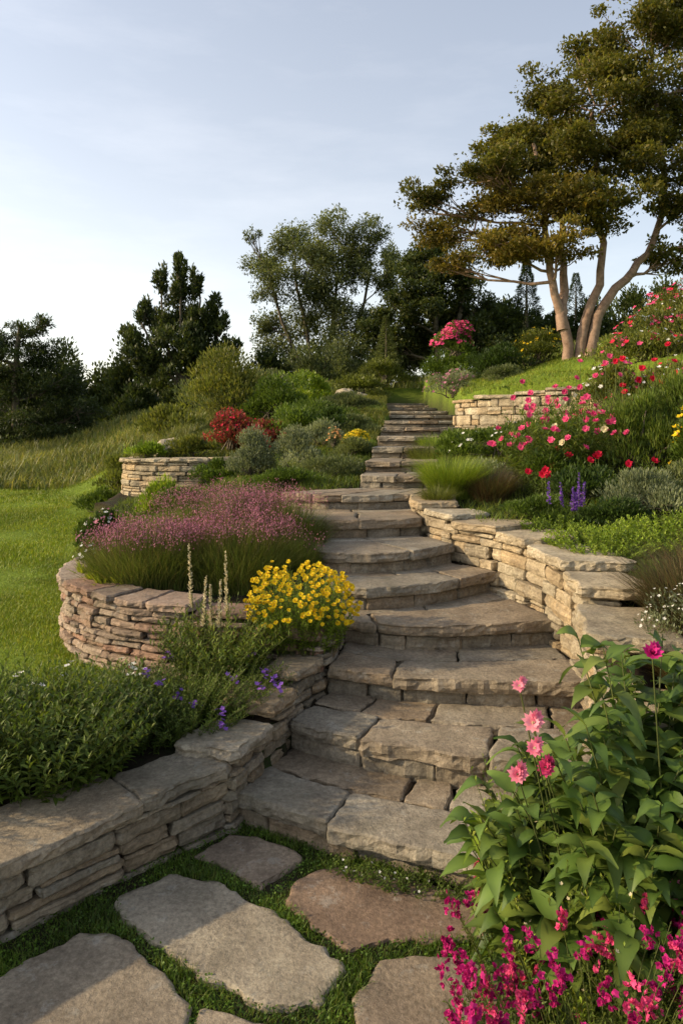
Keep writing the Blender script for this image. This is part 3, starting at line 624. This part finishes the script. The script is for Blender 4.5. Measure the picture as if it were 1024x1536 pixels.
for (cx, cy, rx, ry, H, n) in [(-1.28, 2.82, .36, .28, .45, 360), (-1.1, 3.12, .25, .2, .36, 180), (-1.6, 2.8, .36, .4, .45, 240)]:
    mb = MB(); x, y, r = disk(n, cx, cy, rx, ry); bs = onG(x, y); az = np.arctan2(y - cy, x - cx)
    stemplant(mb, bs, H * (1 - .45 * r ** 2) * R.uniform(.75, 1.15, n), .15 + .5 * r, 20, .062, .3, G_mid, 3, .25, az=az, t0=.1, hue=.5)
    mb.build('leafy_green_shrub')
for (cx, cy, rx, ry, H, n) in [(-.74, 3.22, .26, .2, .31, 340), (-.52, 3.36, .17, .14, .28, 220), (-.92, 3.08, .2, .12, .25, 140), (-1.05, 3.45, .3, .2, .24, 200)]:
    mb = MB(); x, y, r = disk(n, cx, cy, rx, ry); bs = onG(x, y); az = np.arctan2(y - cy, x - cx)
    tp, _ = stemplant(mb, bs, H * (1 - .4 * r ** 2) * R.uniform(.75, 1.1, n), .2 + .6 * r, 24, .030, .3, G_mid, 2, .2, az=az, hue=.2)
    if cx > -.9:
        i = R.choice(n, 7); q = np.repeat(tp[i], 7, 0) + R.normal(0, .012, (49, 3)); flowers(mb, q + UP * .01, rv(49) * .6 + UP, .014, P_pur, 5, .2)
    mb.build('purple_flower_plant')
mb = MB(); x, y, r = disk(14, -1.35, 3.5, .35, .2); q = onG(x, y) + UP * .18
vtubes(mb, np.stack([q - UP * .19, q], 1), .0015, M_stem); flowers(mb, q, rv(14) * .3 + UP, .025, P_wht, 8, .2); x, y, r = disk(400, -1.35, 3.5, .45, .25)
blades(mb, onG(x, y), .13, .007, .6, G_mid); mb.build('white_daisy_plant')
mb = MB(); x, y, r = disk(200, -.64, 3.6, .21, .15); bs = onG(x, y); bs[:, 2] = .38; az = np.arctan2(y - 3.6, x + .64)
stemplant(mb, bs, .46 * (1 - .4 * r) * R.uniform(.75, 1.1, 200), .15 + .5 * r, 20, .055, .22, G_mid, 3, .2, az=az, hue=.8)
for (sx, sy, h) in [(-.78, 3.6, .68), (-.73, 3.55, .52), (-.60, 3.6, .64), (-.69, 3.62, .46), (-.65, 3.55, .5)]:
    b0 = np.array([sx, sy, .4]); b1 = b0 + [R.normal(0, .04), 0, h]
    vtubes(mb, np.array([[b0, (b0 + b1) / 2 + [.01, 0, 0], b1]]), np.array([.003, .003, .001]), M_stem)
    t = R.uniform(.5, 1, 150); C = b0 + (b1 - b0) * t[:, None]; leaves(mb, C, rv(150) * [1, 1, .5] + UP * .9, .036 * (1.3 - t), .008, P_crm)
mb.build('cream_spike_plant')
nb = 420; mb = MB(); x, y, r = disk(nb, -.22, 3.80, .21, .18); bs = onG(x, y); bs[:, 2] = .47; az = np.arctan2(y - 3.80, x + .22)
tp, d_ = stemplant(mb, bs, .45 * (1 - .55 * r ** 2.5) * R.uniform(.85, 1.05, nb), .1 + .38 * r, 24, .042, .22, G_lime, 2, .2, az=az, hue=.1)
q = tp + R.normal(0, .012, (nb, 3)); k = R.uniform(0, 1, nb) < .9
flowers(mb, q[k] + UP * .010, rv(k.sum()) * .4 + UP + np.array([0, -.7, 0]), R.uniform(.012, .021, k.sum()), P_yel, 8, .2, layers=2, center=P_org)
mb.build('yellow_flower_bush')
def feather(cx, cy, rx, ry, H, n, tip=1.):
    mb = MB(); x, y, r = disk(n, cx, cy, rx, ry); bs = onG(x, y); az = np.arctan2(y - cy, x - cx) + R.normal(0, .6, n)
    tp = blades(mb, bs, H * (1 - .4 * r ** 2) * R.uniform(.5, 1.1, n), .005, .12 + .6 * r * R.uniform(.4, 1.3, n), G_feather, 3, az=az, hue=R.uniform(0, 1, n) ** 3)
    zc = g(cx, cy); i = np.where(tp[:, 2] > zc + H * .68)[0]
    i = R.choice(i, int(len(i) * .6 * tip)); m_ = len(i)
    for k in range(4):
        q = tp[i] + R.normal(0, .018, (m_, 3)) + UP * (.0 + .018 * k)
        leaves(mb, q, R.normal(size=(m_, 3)) * .5 + UP, .013, .0065, P_hz)
    vtubes(mb, np.stack([tp[i] - UP * .06, tp[i] + UP * .05], 1), .0008, M_stem, hue=.8)
    return mb.build('pink_feather_grass')
feather(-1.28, 4.55, .36, .30, .40, 6500); feather(-.72, 4.65, .38, .32, .40, 7000); feather(-1.05, 5.2, .48, .35, .46, 6000); feather(-.45, 5.15, .3, .28, .42, 4500); feather(-.33, 4.75, .22, .2, .28, 3000, .1)
mb = MB()
for (sx, sy) in [(-1.62, 4.42), (-1.5, 4.28), (-1.74, 4.6), (-1.38, 4.3), (-1.75, 4.85)]:
    n = 60; b0 = np.tile([sx, sy, .68], (n, 1)); a = R.uniform(0, 2 * PI, n); e = R.uniform(.2, 1.3, n)
    bigleaf(mb, b0, np.stack([np.cos(a) * np.cos(e), np.sin(a) * np.cos(e), np.sin(e)], 1), R.uniform(.07, .16, n), .018, G_lime, 3, .15, hue=R.uniform(.2, 1, n))
mb.build('spiky_succulent')
B('white_flower_plant', -1.72, 4.9, .2, .22, .22, G_olive, 2500, .03, .3, fl=[(P_wht, 40, .016, 6)], zb=.66)

def tuft(name, cx, cy, r0, H, n, mat, hue=.3, w=.005):
    mb = MB(); x, y, r = disk(n, cx, cy, r0 * .5, r0 * .5); az = np.arctan2(y - cy, x - cx) + R.normal(0, .4, n)
    blades(mb, onG(x, y), H * R.uniform(.6, 1.15, n), w, R.uniform(.2, 1.1, n), mat, 4, az=az, hue=R.uniform(0, 1, n) ** 2 * hue); mb.build(name)
tuft('ornamental_grass', .98, 6.15, .4, .36, 3000, G_lime, .6); tuft('ornamental_grass', 1.3, 6.0, .35, .27, 2000, G_brown, 1.); tuft('ornamental_grass', .8, 5.75, .2, .2, 900, G_olive)
tuft('ornamental_grass', .98, 8.0, .3, .28, 1200, G_olive); tuft('ornamental_grass', 1.2, 8.9, .3, .25, 1000, G_lime)
tuft('brown_sedge', 1.62, 3.15, .35, .36, 2500, G_brown, 1., .004); tuft('brown_sedge', 1.5, 2.8, .3, .30, 1800, G_brown, 1., .004); tuft('brown_sedge', 1.9, 3.4, .35, .4, 2000, G_brown, 1., .004)
B('white_flower_plant', 1.52, 2.95, .22, .3, .32, G_silver, 3500, .018, .4, fl=[(P_wht, 160, .008, 5)])
B('white_flower_plant', 1.35, 2.5, .22, .25, .3, G_olive, 3500, .022, .4, fl=[(P_wht, 60, .008, 5)])
mb = MB(); n = 170; x, y, r = disk(n, 2.05, 6.5, .38, .3); bs = onG(x, y); az = np.arctan2(y - 6.5, x - 2.05)
tp, _ = stemplant(mb, bs, .68 * (1 - .35 * r ** 2) * R.uniform(.8, 1.1, n), .1 + .45 * r, 26, .13, .18, G_mid, 3, .3, az=az, hue=.6, t0=.05)
k = R.uniform(0, 1, n) < .42; flowers(mb, tp[k] + R.normal(0, .03, (k.sum(), 3)), rv(k.sum()) * .6 + UP * .6 + np.array([-.2, -.6, 0]), .04, P_pink, 6, .35, 2)
k = R.uniform(0, 1, n) < .1; flowers(mb, tp[k] + R.normal(0, .03, (k.sum(), 3)), rv(k.sum()) * .6 + UP * .6 + np.array([-.2, -.6, 0]), .04, P_crm, 6, .35, 2)
mb.build('pink_lily_shrub')
for (cx, cy, H, rr_, nn, pf) in [(1.75, 5.9, .25, .15, 4, P_red), (2.45, 5.9, .3, .3, 5, P_red), (3.0, 6.9, .85, .4, 12, P_red), (2.3, 7.6, .7, .4, 8, P_pink), (1.95, 6.15, .25, .3, 5, P_red), (2.8, 7.8, .7, .4, 7, P_pink)]:
    mb = MB(); q = onG(*disk(nn, cx, cy, rr_, .25)[:2]); t_ = q + UP * H * R.uniform(.7, 1.15, (nn, 1)); vtubes(mb, np.stack([q, t_], 1), .003, M_stem); flowers(mb, t_, rv(nn) * .5 + np.array([-.2, -.8, .5]), .042, pf, 7, .35, 2)
    x, y, r = disk(50, cx, cy, rr_, .25); stemplant(mb, onG(x, y), H * .8, .3, 14, .05, .45, G_mid, 2, .2, hue=.3); mb.build('red_rose_plant')
mb = MB(); x, y, r = disk(12, 1.66, 5.0, .16, .1); bs = onG(x, y); tp = bs + UP * R.uniform(.2, .38, (12, 1)) + R.normal(0, .02, (12, 3))
vtubes(mb, np.stack([bs, tp], 1), .002, M_stem)
for i in range(12):
    t = R.uniform(.5, 1.05, 60); leaves(mb, bs[i] + (tp[i] - bs[i]) * t[:, None], rv(60) * [1, 1, .5] + UP * .5, .026 * (1.5 - t), .016, P_pur)
x, y, r = disk(240, 1.66, 5.0, .25, .15); blades(mb, onG(x, y), .17, .01, .6, G_mid, 3); mb.build('purple_salvia')
for (cx, cy, rx, ry, H, n) in [(1.62, 4.25, .28, .3, .2, 260), (2.05, 4.3, .32, .35, .22, 300), (2.5, 4.4, .35, .35, .25, 260), (1.5, 4.7, .22, .2, .15, 130)]:
    mb = MB(); x, y, r = disk(n, cx, cy, rx, ry); bs = onG(x, y); az = np.arctan2(y - cy, x - cx)
    stemplant(mb, bs, H * (1 - .4 * r ** 2) * R.uniform(.8, 1.15, n), .2 + .5 * r, 18, .042, .5, G_lime, 2, .2, az=az, hue=.3); mb.build('bright_groundcover')
B('thyme_groundcover', 1.5, 5.2, .3, .35, .16, G_mid, 4000, .03, .35); B('thyme_groundcover', 1.95, 4.85, .4, .2, .2, G_dark, 4000, .03, .35)
B('thyme_groundcover', 1.66, 3.65, .2, .3, .16, G_mid, 3000, .025, .4)

# foreground broad-leaf plant
for (cx, cy, rx, ry, H, n) in [(.95, 2.12, .34, .24, .80, 64), (.74, 2.05, .2, .18, .58, 34), (1.05, 1.85, .28, .2, .5, 34), (.82, 2.2, .2, .15, .7, 24)]:
    mb = MB(); x, y, r = disk(n, cx, cy, rx, ry); bs = onG(x, y); az = np.arctan2(y - cy, x - cx)
    stemplant(mb, bs, H * (1 - .35 * r ** 2) * R.uniform(.75, 1.05, n), .1 + .35 * r, 20, .19, .46, G_big, 7, .65, az=az, hue=.6, t0=.08, el=(.0, .6), stem_r=.005, taper=.4, wv=.06, peak=.7)
    mb.build('broad_leaf_plant')
mb = MB()
for (hx, hy, hz, fm, rr_, ly) in [(.90, 1.98, 1.04, P_mag, .034, 4), (.50, 1.94, .71, P_lpink, .030, 3), (.52, 2.0, .94, P_lpink, .022, 2), (.555, 1.98, .84, P_lpink, .033, 2), (.585, 1.96, .72, P_pink, .030, 3), (.545, 1.93, .79, P_lpink, .026, 2), (.87, 1.8, .47, P_lpink, .028, 2)]:
    b0 = np.array([hx + .12, hy + .1, .1]) if hz < 1 else np.array([hx + .02, hy + .05, .1]); b1 = np.array([hx, hy, hz])
    vtubes(mb, np.array([[b0, b0 + (b1 - b0) * .5 + [.03, 0, .03], b1]]), np.array([.004, .003, .002]), M_stem, 5)
    flowers(mb, b1[None], np.array([[-.2, -.6, .7]]), rr_, fm, 11, .15 if ly < 4 else .6, ly, center=P_crm if ly < 4 else fm, wid=.5)
    flowers(mb, b1[None] + .012, np.array([[.3, -.6, .4]]), rr_ * .8, fm, 9, .3, ly, wid=.5)
mb.build('pink_aster_flowers')
mb = MB(); b0 = np.array([[.50, 2.1, .05]]); stemplant(mb, np.repeat(b0, 3, 0) + R.normal(0, .02, (3, 3)), .42, .3, 9, .17, .17, G_lime, 5, .5, az=np.array([2.9, 2.3, 3.6]), el=(.1, .5), stem_r=.004); mb.build('long_leaf_sprig')
for (cx, cy, rx, ry, H, n) in [(.64, 2.14, .10, .2, .58, 170), (.66, 1.9, .12, .14, .36, 140)]:
    mb = MB(); x, y, r = disk(n, cx, cy, rx, ry); bs = onG(x, y); az = np.arctan2(y - cy, x - cx)
    tp, _ = stemplant(mb, bs, H * R.uniform(.5, 1.05, n), .1 + .25 * r, 26, .036, .35, G_lime, 2, .3, az=az, hue=.9)
    i = R.choice(n, n // 3); q = tp[i] + R.normal(0, .01, (len(i), 3)); flowers(mb, q, rv(len(i)) + UP, .006, P_crm, 5, .3); mb.build('yellow_green_euphorbia')
def snap(cx, cy, rx, ry, H, n, ffrac=.5, lm=None):
    mb = MB(); x, y, r = disk(n, cx, cy, rx, ry); bs = onG(x, y); bs[:, 2] = np.minimum(bs[:, 2], .15); az = np.arctan2(y - cy, x - cx)
    tp, _ = stemplant(mb, bs, H * (1 - .35 * r ** 2) * R.uniform(.65, 1.12, n), .15 + .4 * r, 28, .034, .22, lm or G_mid, 2, .3, az=az, hue=.3, t0=.15)
    k = np.where(R.uniform(0, 1, n) < ffrac)[0]
    for i in k:
        m_ = R.integers(8, 18); q = tp[i] + np.stack([R.normal(0, .009, m_), R.normal(0, .009, m_), R.uniform(-.03, .035, m_)], 1)
        flowers(mb, q, rv(m_) + np.array([0, -.4, .5]), R.uniform(.008, .013, m_), P_mag if R.uniform() < .75 else P_pink, 5, .4, 2)
    mb.build('magenta_snapdragon')
snap(.62, 1.60, .26, .2, .40, 260, .42); snap(.95, 1.58, .25, .22, .42, 220, .34); snap(.45, 1.72, .12, .12, .26, 90, .4); snap(.50, 2.02, .09, .08, .34, 34, .6); snap(.5, 1.4, .2, .15, .3, 120, .3)
mb = MB(); x, y, r = disk(240, .25, 2.5, .34, .06); y = y - (x - .25) * .35; stemplant(mb, np.stack([x, y, x * 0], 1), .065, .6, 10, .018, .5, G_mid, 2, .2, stem_r=.001)
flowers(mb, np.stack([x[:16], y[:16] - .02, x[:16] * 0 + .055], 1), rv(16) + UP, .006, P_wht, 5, .2); mb.build('creeping_groundcover')

# ------------------------------------------------------------------ trees
def tree(name, stems, pads, nl, L, W, leafm, barkm, sub=9, hue=.3, up=.2, r0=.14, warm=None, flat=.7, yj=1.0, dens=.28, loose=.12):
    root = bpy.data.objects.new(name, None); scene.collection.objects.link(root)
    tb = MB(); allp = []
    for st in stems:
        p = smoothpath(np.array(st, float), 2); k = np.linspace(1, .25, len(p)); p = p + R.normal(0, .02, p.shape); p[0, 2] -= .3
        vtubes(tb, p[None], (r0 * k)[None], barkm, 8); allp.append(np.c_[p, r0 * k])
    A = np.concatenate(allp); lb = MB()
    tot = sum(p[3] * p[5] for p in pads)
    for (cx, cy, cz, rx, ry, rz) in pads:
        cy += R.uniform(-yj, yj); c = np.array([cx, cy, cz]); rr = np.array([rx, ry, rz])
        d = np.linalg.norm(A[:, :3] - c, axis=1) + 2.5 * np.maximum(A[:, 2] - cz + .5, 0); i = np.argmin(d); s0 = A[i, :3]; ra = A[i, 3] * .5
        ts = np.linspace(0, 1, 6)[:, None]; br = s0 + (c - s0) * ts + UP * (np.sin(ts * PI) * .12 * np.linalg.norm(c - s0)) * -.6 + R.normal(0, .04, (6, 3)); br[0] = s0
        vtubes(tb, br[None], np.linspace(ra, .015, 6)[None], barkm, 5)
        u = rv(sub); SC = c + u * rr * R.uniform(.3, 1.1, (sub, 1)); bs_ = br[R.integers(2, 6, sub)]
        vtubes(tb, np.stack([bs_, (bs_ + SC) / 2 - UP * .05, SC], 1), np.array([.02, .012, .005]) * (r0 / .12), barkm, 3)
        n = int(nl * rx * rz / tot); w = R.uniform(.45, 1.35, sub); pr = w ** 2 / (w ** 2).sum(); k = R.choice(sub, n, p=pr)
        off = rv(n) * (R.uniform(0, 1, n) ** .45)[:, None] * 1.75
        P = SC[k] + off * rr * dens * w[k][:, None] * [1, 1, flat]
        lo = R.uniform(0, 1, n) < loose; nl_ = lo.sum(); P[lo] = c + rv(nl_) * (R.uniform(0, 1, nl_) ** .33)[:, None] * rr * .95
        D = rv(n) + UP * up + (P - c) / rr * .4
        ls = R.uniform(.6, 1.3, n) * L; hv = R.uniform(0, 1, n) ** 2 * hue
        if warm is not None: hv = np.clip(hv + R.uniform(.2, .9, n) * warm(c), 0, 1)
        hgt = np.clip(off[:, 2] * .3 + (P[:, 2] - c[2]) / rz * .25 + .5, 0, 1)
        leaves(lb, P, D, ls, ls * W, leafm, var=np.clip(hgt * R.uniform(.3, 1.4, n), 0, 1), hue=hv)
    tb.build('trunk_and_limbs', parent=root); lb.build('foliage', parent=root)

stems = [[(5.0, 15, 3.1), (4.85, 15, 4.1), (4.55, 14.9, 4.9), (4.4, 14.8, 6.2), (4.2, 14.9, 7.9)],
         [(5.2, 15, 3.1), (5.4, 15, 4.2), (5.75, 15, 5.2), (5.7, 15.1, 6.6), (5.5, 15, 8.6)],
         [(5.4, 14.9, 3.1), (5.6, 15, 4.3), (6.3, 15, 5.0), (6.95, 15, 5.8), (7.1, 15, 7.2), (6.8, 15, 9.2)],
         [(4.85, 15, 4.1), (4.95, 15.2, 4.8), (4.9, 15.4, 5.6), (5.0, 15.4, 7.)]]
pads = [(1.9, 6.85, .75, .4), (2.65, 6.3, 1.0, .5), (3.41, 5.6, 1.0, .5), (2.6, 5.45, .5, .25), (3.78, 7.41, 1.0, .6), (2.9, 7.1, .8, .4), (4.22, 8.44, 1.0, .6), (3.5, 8.0, .7, .4),
        (4.8, 9.5, .9, .55), (5.68, 8.9, 1.2, .8), (6.4, 10.1, 1.1, .8), (7.3, 10.8, .9, .6), (5.1, 7.5, 1.3, .75), (6.27, 7.7, 1.2, .8), (7.2, 8.7, 1.1, .9), (4.37, 6.45, 1.2, .6),
        (5.54, 6.35, 1.1, .55), (7.4, 6.7, .9, .6), (4.5, 5.5, .9, .35), (8.1, 7.6, 1.1, .8), (8.1, 9.6, 1.1, .9), (7.3, 5.5, .6, .4), (3.9, 5.9, .8, .5), (8.3, 5.9, .8, .5), (5.6, 10.0, .8, .5), (7.9, 11.6, .6, .4), (4.9, 8.4, 1.0, .55), (6.9, 11.3, .5, .3), (3.4, 6.7, .9, .5)]
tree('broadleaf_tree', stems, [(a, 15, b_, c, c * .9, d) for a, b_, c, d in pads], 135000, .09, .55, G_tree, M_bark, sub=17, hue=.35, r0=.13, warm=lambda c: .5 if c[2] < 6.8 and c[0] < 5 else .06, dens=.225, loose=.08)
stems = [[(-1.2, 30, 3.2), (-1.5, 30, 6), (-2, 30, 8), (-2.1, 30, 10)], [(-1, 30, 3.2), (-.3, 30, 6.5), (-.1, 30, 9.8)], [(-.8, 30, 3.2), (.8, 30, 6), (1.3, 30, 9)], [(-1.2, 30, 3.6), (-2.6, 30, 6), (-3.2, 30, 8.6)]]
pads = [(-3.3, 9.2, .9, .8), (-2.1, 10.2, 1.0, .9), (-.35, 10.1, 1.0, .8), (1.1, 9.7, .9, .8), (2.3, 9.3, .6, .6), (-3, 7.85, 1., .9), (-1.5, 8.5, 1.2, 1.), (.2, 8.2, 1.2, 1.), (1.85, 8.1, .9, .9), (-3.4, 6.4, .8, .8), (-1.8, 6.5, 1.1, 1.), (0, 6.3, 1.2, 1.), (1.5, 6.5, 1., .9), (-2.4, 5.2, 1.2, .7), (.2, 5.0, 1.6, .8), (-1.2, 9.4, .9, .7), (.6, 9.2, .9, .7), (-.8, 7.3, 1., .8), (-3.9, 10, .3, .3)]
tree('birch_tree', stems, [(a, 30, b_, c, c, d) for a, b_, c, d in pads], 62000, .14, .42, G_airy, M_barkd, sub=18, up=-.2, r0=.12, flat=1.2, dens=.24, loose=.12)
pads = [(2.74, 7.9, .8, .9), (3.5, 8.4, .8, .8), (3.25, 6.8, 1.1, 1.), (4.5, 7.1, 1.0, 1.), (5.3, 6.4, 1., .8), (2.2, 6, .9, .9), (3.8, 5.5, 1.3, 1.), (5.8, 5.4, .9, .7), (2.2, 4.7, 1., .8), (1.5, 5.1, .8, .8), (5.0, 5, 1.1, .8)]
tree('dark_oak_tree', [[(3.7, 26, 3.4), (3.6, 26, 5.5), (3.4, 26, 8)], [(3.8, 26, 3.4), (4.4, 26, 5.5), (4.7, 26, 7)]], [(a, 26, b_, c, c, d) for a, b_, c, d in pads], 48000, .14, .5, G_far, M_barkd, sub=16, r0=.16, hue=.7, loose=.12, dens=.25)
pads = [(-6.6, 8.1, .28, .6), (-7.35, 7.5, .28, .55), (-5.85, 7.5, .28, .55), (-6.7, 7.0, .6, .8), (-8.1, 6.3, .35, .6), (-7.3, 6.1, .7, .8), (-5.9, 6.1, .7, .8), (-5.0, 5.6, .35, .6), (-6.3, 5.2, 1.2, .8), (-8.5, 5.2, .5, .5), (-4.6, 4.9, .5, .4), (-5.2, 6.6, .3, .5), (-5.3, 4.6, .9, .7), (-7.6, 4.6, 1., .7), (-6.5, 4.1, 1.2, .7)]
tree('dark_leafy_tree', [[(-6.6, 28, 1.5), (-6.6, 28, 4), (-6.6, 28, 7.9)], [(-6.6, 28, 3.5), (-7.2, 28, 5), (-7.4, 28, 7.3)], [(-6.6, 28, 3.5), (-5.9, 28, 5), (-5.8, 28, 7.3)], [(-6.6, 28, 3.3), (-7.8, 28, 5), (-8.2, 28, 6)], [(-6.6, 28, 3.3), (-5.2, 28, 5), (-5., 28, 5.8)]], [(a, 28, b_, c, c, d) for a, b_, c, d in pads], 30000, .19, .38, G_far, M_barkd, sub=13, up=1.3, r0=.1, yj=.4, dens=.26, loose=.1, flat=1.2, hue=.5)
pads = [(-11.5, 5.0, .9, .5), (-10.7, 5.4, .4, .35), (-11.3, 3.9, 1.3, .7), (-10.2, 3.2, 1., .8), (-12.3, 3.2, 1.3, .9), (-11, 2.2, 1.5, .9), (-12.6, 4.6, .9, .6), (-10.6, 4.4, .8, .4), (-12, 1.3, 1.4, .8), (-10.3, 1.4, 1.2, .8), (-9.4, 2.2, .9, .8)]
tree('pine_tree', [[(-11.4, 24, .4), (-11.5, 24, 3), (-11.3, 24, 5.2)]], [(a, 24, b_, c, c, d) for a, b_, c, d in pads], 44000, .15, .25, G_far, M_barkd, sub=14, r0=.18, yj=.6, loose=.1, dens=.25)

def conifer(name, x, y, h, r, n, mat, zb=None):
    z = g(x, y) if zb is None else zb; mb = MB(); t = R.uniform(0, 1, n) ** 1.3; a = R.uniform(0, 2 * PI, n)
    tier = .78 + .22 * np.sin(t * 55 + np.sin(a * 5)); rad = r * (1 - t) * tier * R.uniform(.4, 1, n) ** .5 + .03
    P = np.stack([x + rad * np.cos(a), y + rad * np.sin(a), z + h * (.06 + .94 * t) - rad * .25], 1)
    leaves(mb, P, np.stack([np.cos(a), np.sin(a), a * 0 + .1], 1) + rv(n) * .5, h * .035, h * .008, mat)
    vtubes(mb, np.array([[[x, y, z - .2], [x, y, z + h * .5], [x, y, z + h]]]), np.array([h * .025, h * .015, .005]), M_barkd, 6); mb.build(name)
conifer('spruce_tree', 6.9, 25.5, 3.6, 1.1, 9000, G_far); conifer('spruce_tree', 9.6, 28, 3.3, 1.0, 6000, G_far); conifer('spruce_tree', 8.6, 27, 2.6, .9, 6000, G_far); conifer('spruce_tree', 1.6, 24.5, 2.6, .8, 6000, G_airy)
mb = MB()
for x in np.arange(-26, -4, 1.15):
    y = 31 + R.uniform(-1.5, 1.5) + (0 if x > -16 else -2); hgt = R.uniform(3.4, 4.5) * (.95 if x < -8.5 else .68)
    bush('', x, y, 1.35, 1.2, hgt, G_far, 4500, .2, .5, obj=False, mb=mb, clumps=24, tubes=False, hue=.7)
for x in np.arange(-9, -2.5, 1.2): bush('', x, 27 + R.uniform(-1, 1), 1.1, 1., R.uniform(1.2, 2.), G_far, 3000, .16, .5, obj=False, mb=mb, tubes=False, hue=.5)
mb.build('background_trees')
mb = MB()
for x in np.arange(5, 24, 1.3): bush('', x, 27 + R.uniform(-1, 1), 1.2, 1.1, R.uniform(1.6, 2.6), G_far, 2600, .16, .5, obj=False, mb=mb, tubes=False, hue=.5)
for x in np.arange(-3.5, 3.5, 1.1): bush('', x, 27.5 + R.uniform(-1, 1), 1.0, 1., R.uniform(1.2, 2.0), G_airy, 2600, .13, .4, obj=False, mb=mb, tubes=False)
for x in np.arange(-70, 80, 4.): bush('', x, 60 + R.uniform(-3, 3), 4, 3, R.uniform(4, 6), G_far, 900, .7, .5, obj=False, mb=mb, tubes=False)
mb.build('background_hedge')

# ------------------------------------------------------------------ camera, light, sky
cam = bpy.data.cameras.new('camera'); co = bpy.data.objects.new('camera', cam); scene.collection.objects.link(co)
cam.sensor_fit = 'VERTICAL'; cam.sensor_height = 36; cam.lens = 24; cam.shift_y = -.0833; cam.clip_end = 2000; cam.clip_start = .05
co.location = (0, 0, 1.7); co.rotation_euler = (PI / 2, 0, 0); scene.camera = co
sd = Vector((-.92, -.10, .40)).normalized(); el = math.asin(sd.z); azs = math.atan2(sd.x, sd.y)
sun = bpy.data.lights.new('sun', 'SUN'); sun.energy = 5.0; sun.angle = math.radians(1.0); sun.color = (1, .79, .50)
so = bpy.data.objects.new('sun', sun); scene.collection.objects.link(so); so.rotation_euler = sd.to_track_quat('Z', 'Y').to_euler(); so.location = (-20, 0, 20)
w = bpy.data.worlds.new('World'); scene.world = w; w.use_nodes = True; nt = w.node_tree; nt.nodes.clear()
out = nt.nodes.new('ShaderNodeOutputWorld'); bg = nt.nodes.new('ShaderNodeBackground'); sky = nt.nodes.new('ShaderNodeTexSky'); sky.sky_type = 'NISHITA'
sky.sun_disc = False; sky.sun_elevation = el; sky.sun_rotation = azs; sky.dust_density = 2.0; sky.air_density = 1.0; sky.ozone_density = 1.0
tc = nt.nodes.new('ShaderNodeTexCoord'); sx = nt.nodes.new('ShaderNodeSeparateXYZ'); nt.links.new(tc.outputs['Generated'], sx.inputs[0])
def mth(op, a, b=None, c=None):
    n = nt.nodes.new('ShaderNodeMath'); n.operation = op
    for i, v in enumerate((a, b, c)):
        if v is None: continue
        if hasattr(v, 'links'): nt.links.new(v, n.inputs[i])
        else: n.inputs[i].default_value = v
    return n.outputs[0]
zc = mth('MAXIMUM', sx.outputs[2], 0.); hz = mth('POWER', mth('SUBTRACT', 1., zc), 2.6)
hazecol = mix(nt, hz, (1.75, 1.78, 1.85), (4.7, 4.25, 3.6))
left = N(nt, 'ShaderNodeMapRange'); nt.links.new(sx.outputs[0], left.inputs[0]); left.inputs[1].default_value = .5; left.inputs[2].default_value = -.8; left.inputs[3].default_value = .86; left.inputs[4].default_value = 1.45
sc = N(nt, 'ShaderNodeVectorMath', operation='SCALE'); nt.links.new(hazecol, sc.inputs[0]); nt.links.new(left.outputs[0], sc.inputs['Scale'])
mp = N(nt, 'ShaderNodeMapping'); nt.links.new(tc.outputs['Generated'], mp.inputs[0]); mp.inputs['Scale'].default_value = (1.2, 1.2, 5); mp.inputs['Rotation'].default_value = (.25, .2, 0)
cn = N(nt, 'ShaderNodeTexNoise'); nt.links.new(mp.outputs[0], cn.inputs[0]); cn.inputs['Scale'].default_value = 2.2; cn.inputs['Detail'].default_value = 7; cn.inputs['Roughness'].default_value = .6
cl = mth('MULTIPLY', ramp(nt, cn.outputs['Fac'], .5, .75), .8)
cadd = mix(nt, 1.0, sc.outputs[0], mix(nt, cl, (0, 0, 0), (.9, .8, .7)), 'ADD')
nt.links.new(mix(nt, 1.0, cadd, sky.outputs[0], 'ADD'), bg.inputs[0]); bg.inputs[1].default_value = .15; nt.links.new(bg.outputs[0], out.inputs[0])
scene.view_settings.view_transform = 'Standard'; scene.view_settings.look = 'None'; scene.view_settings.exposure = 0
print('faces', sum(len(o.data.polygons) for o in bpy.data.objects if o.type == 'MESH'))
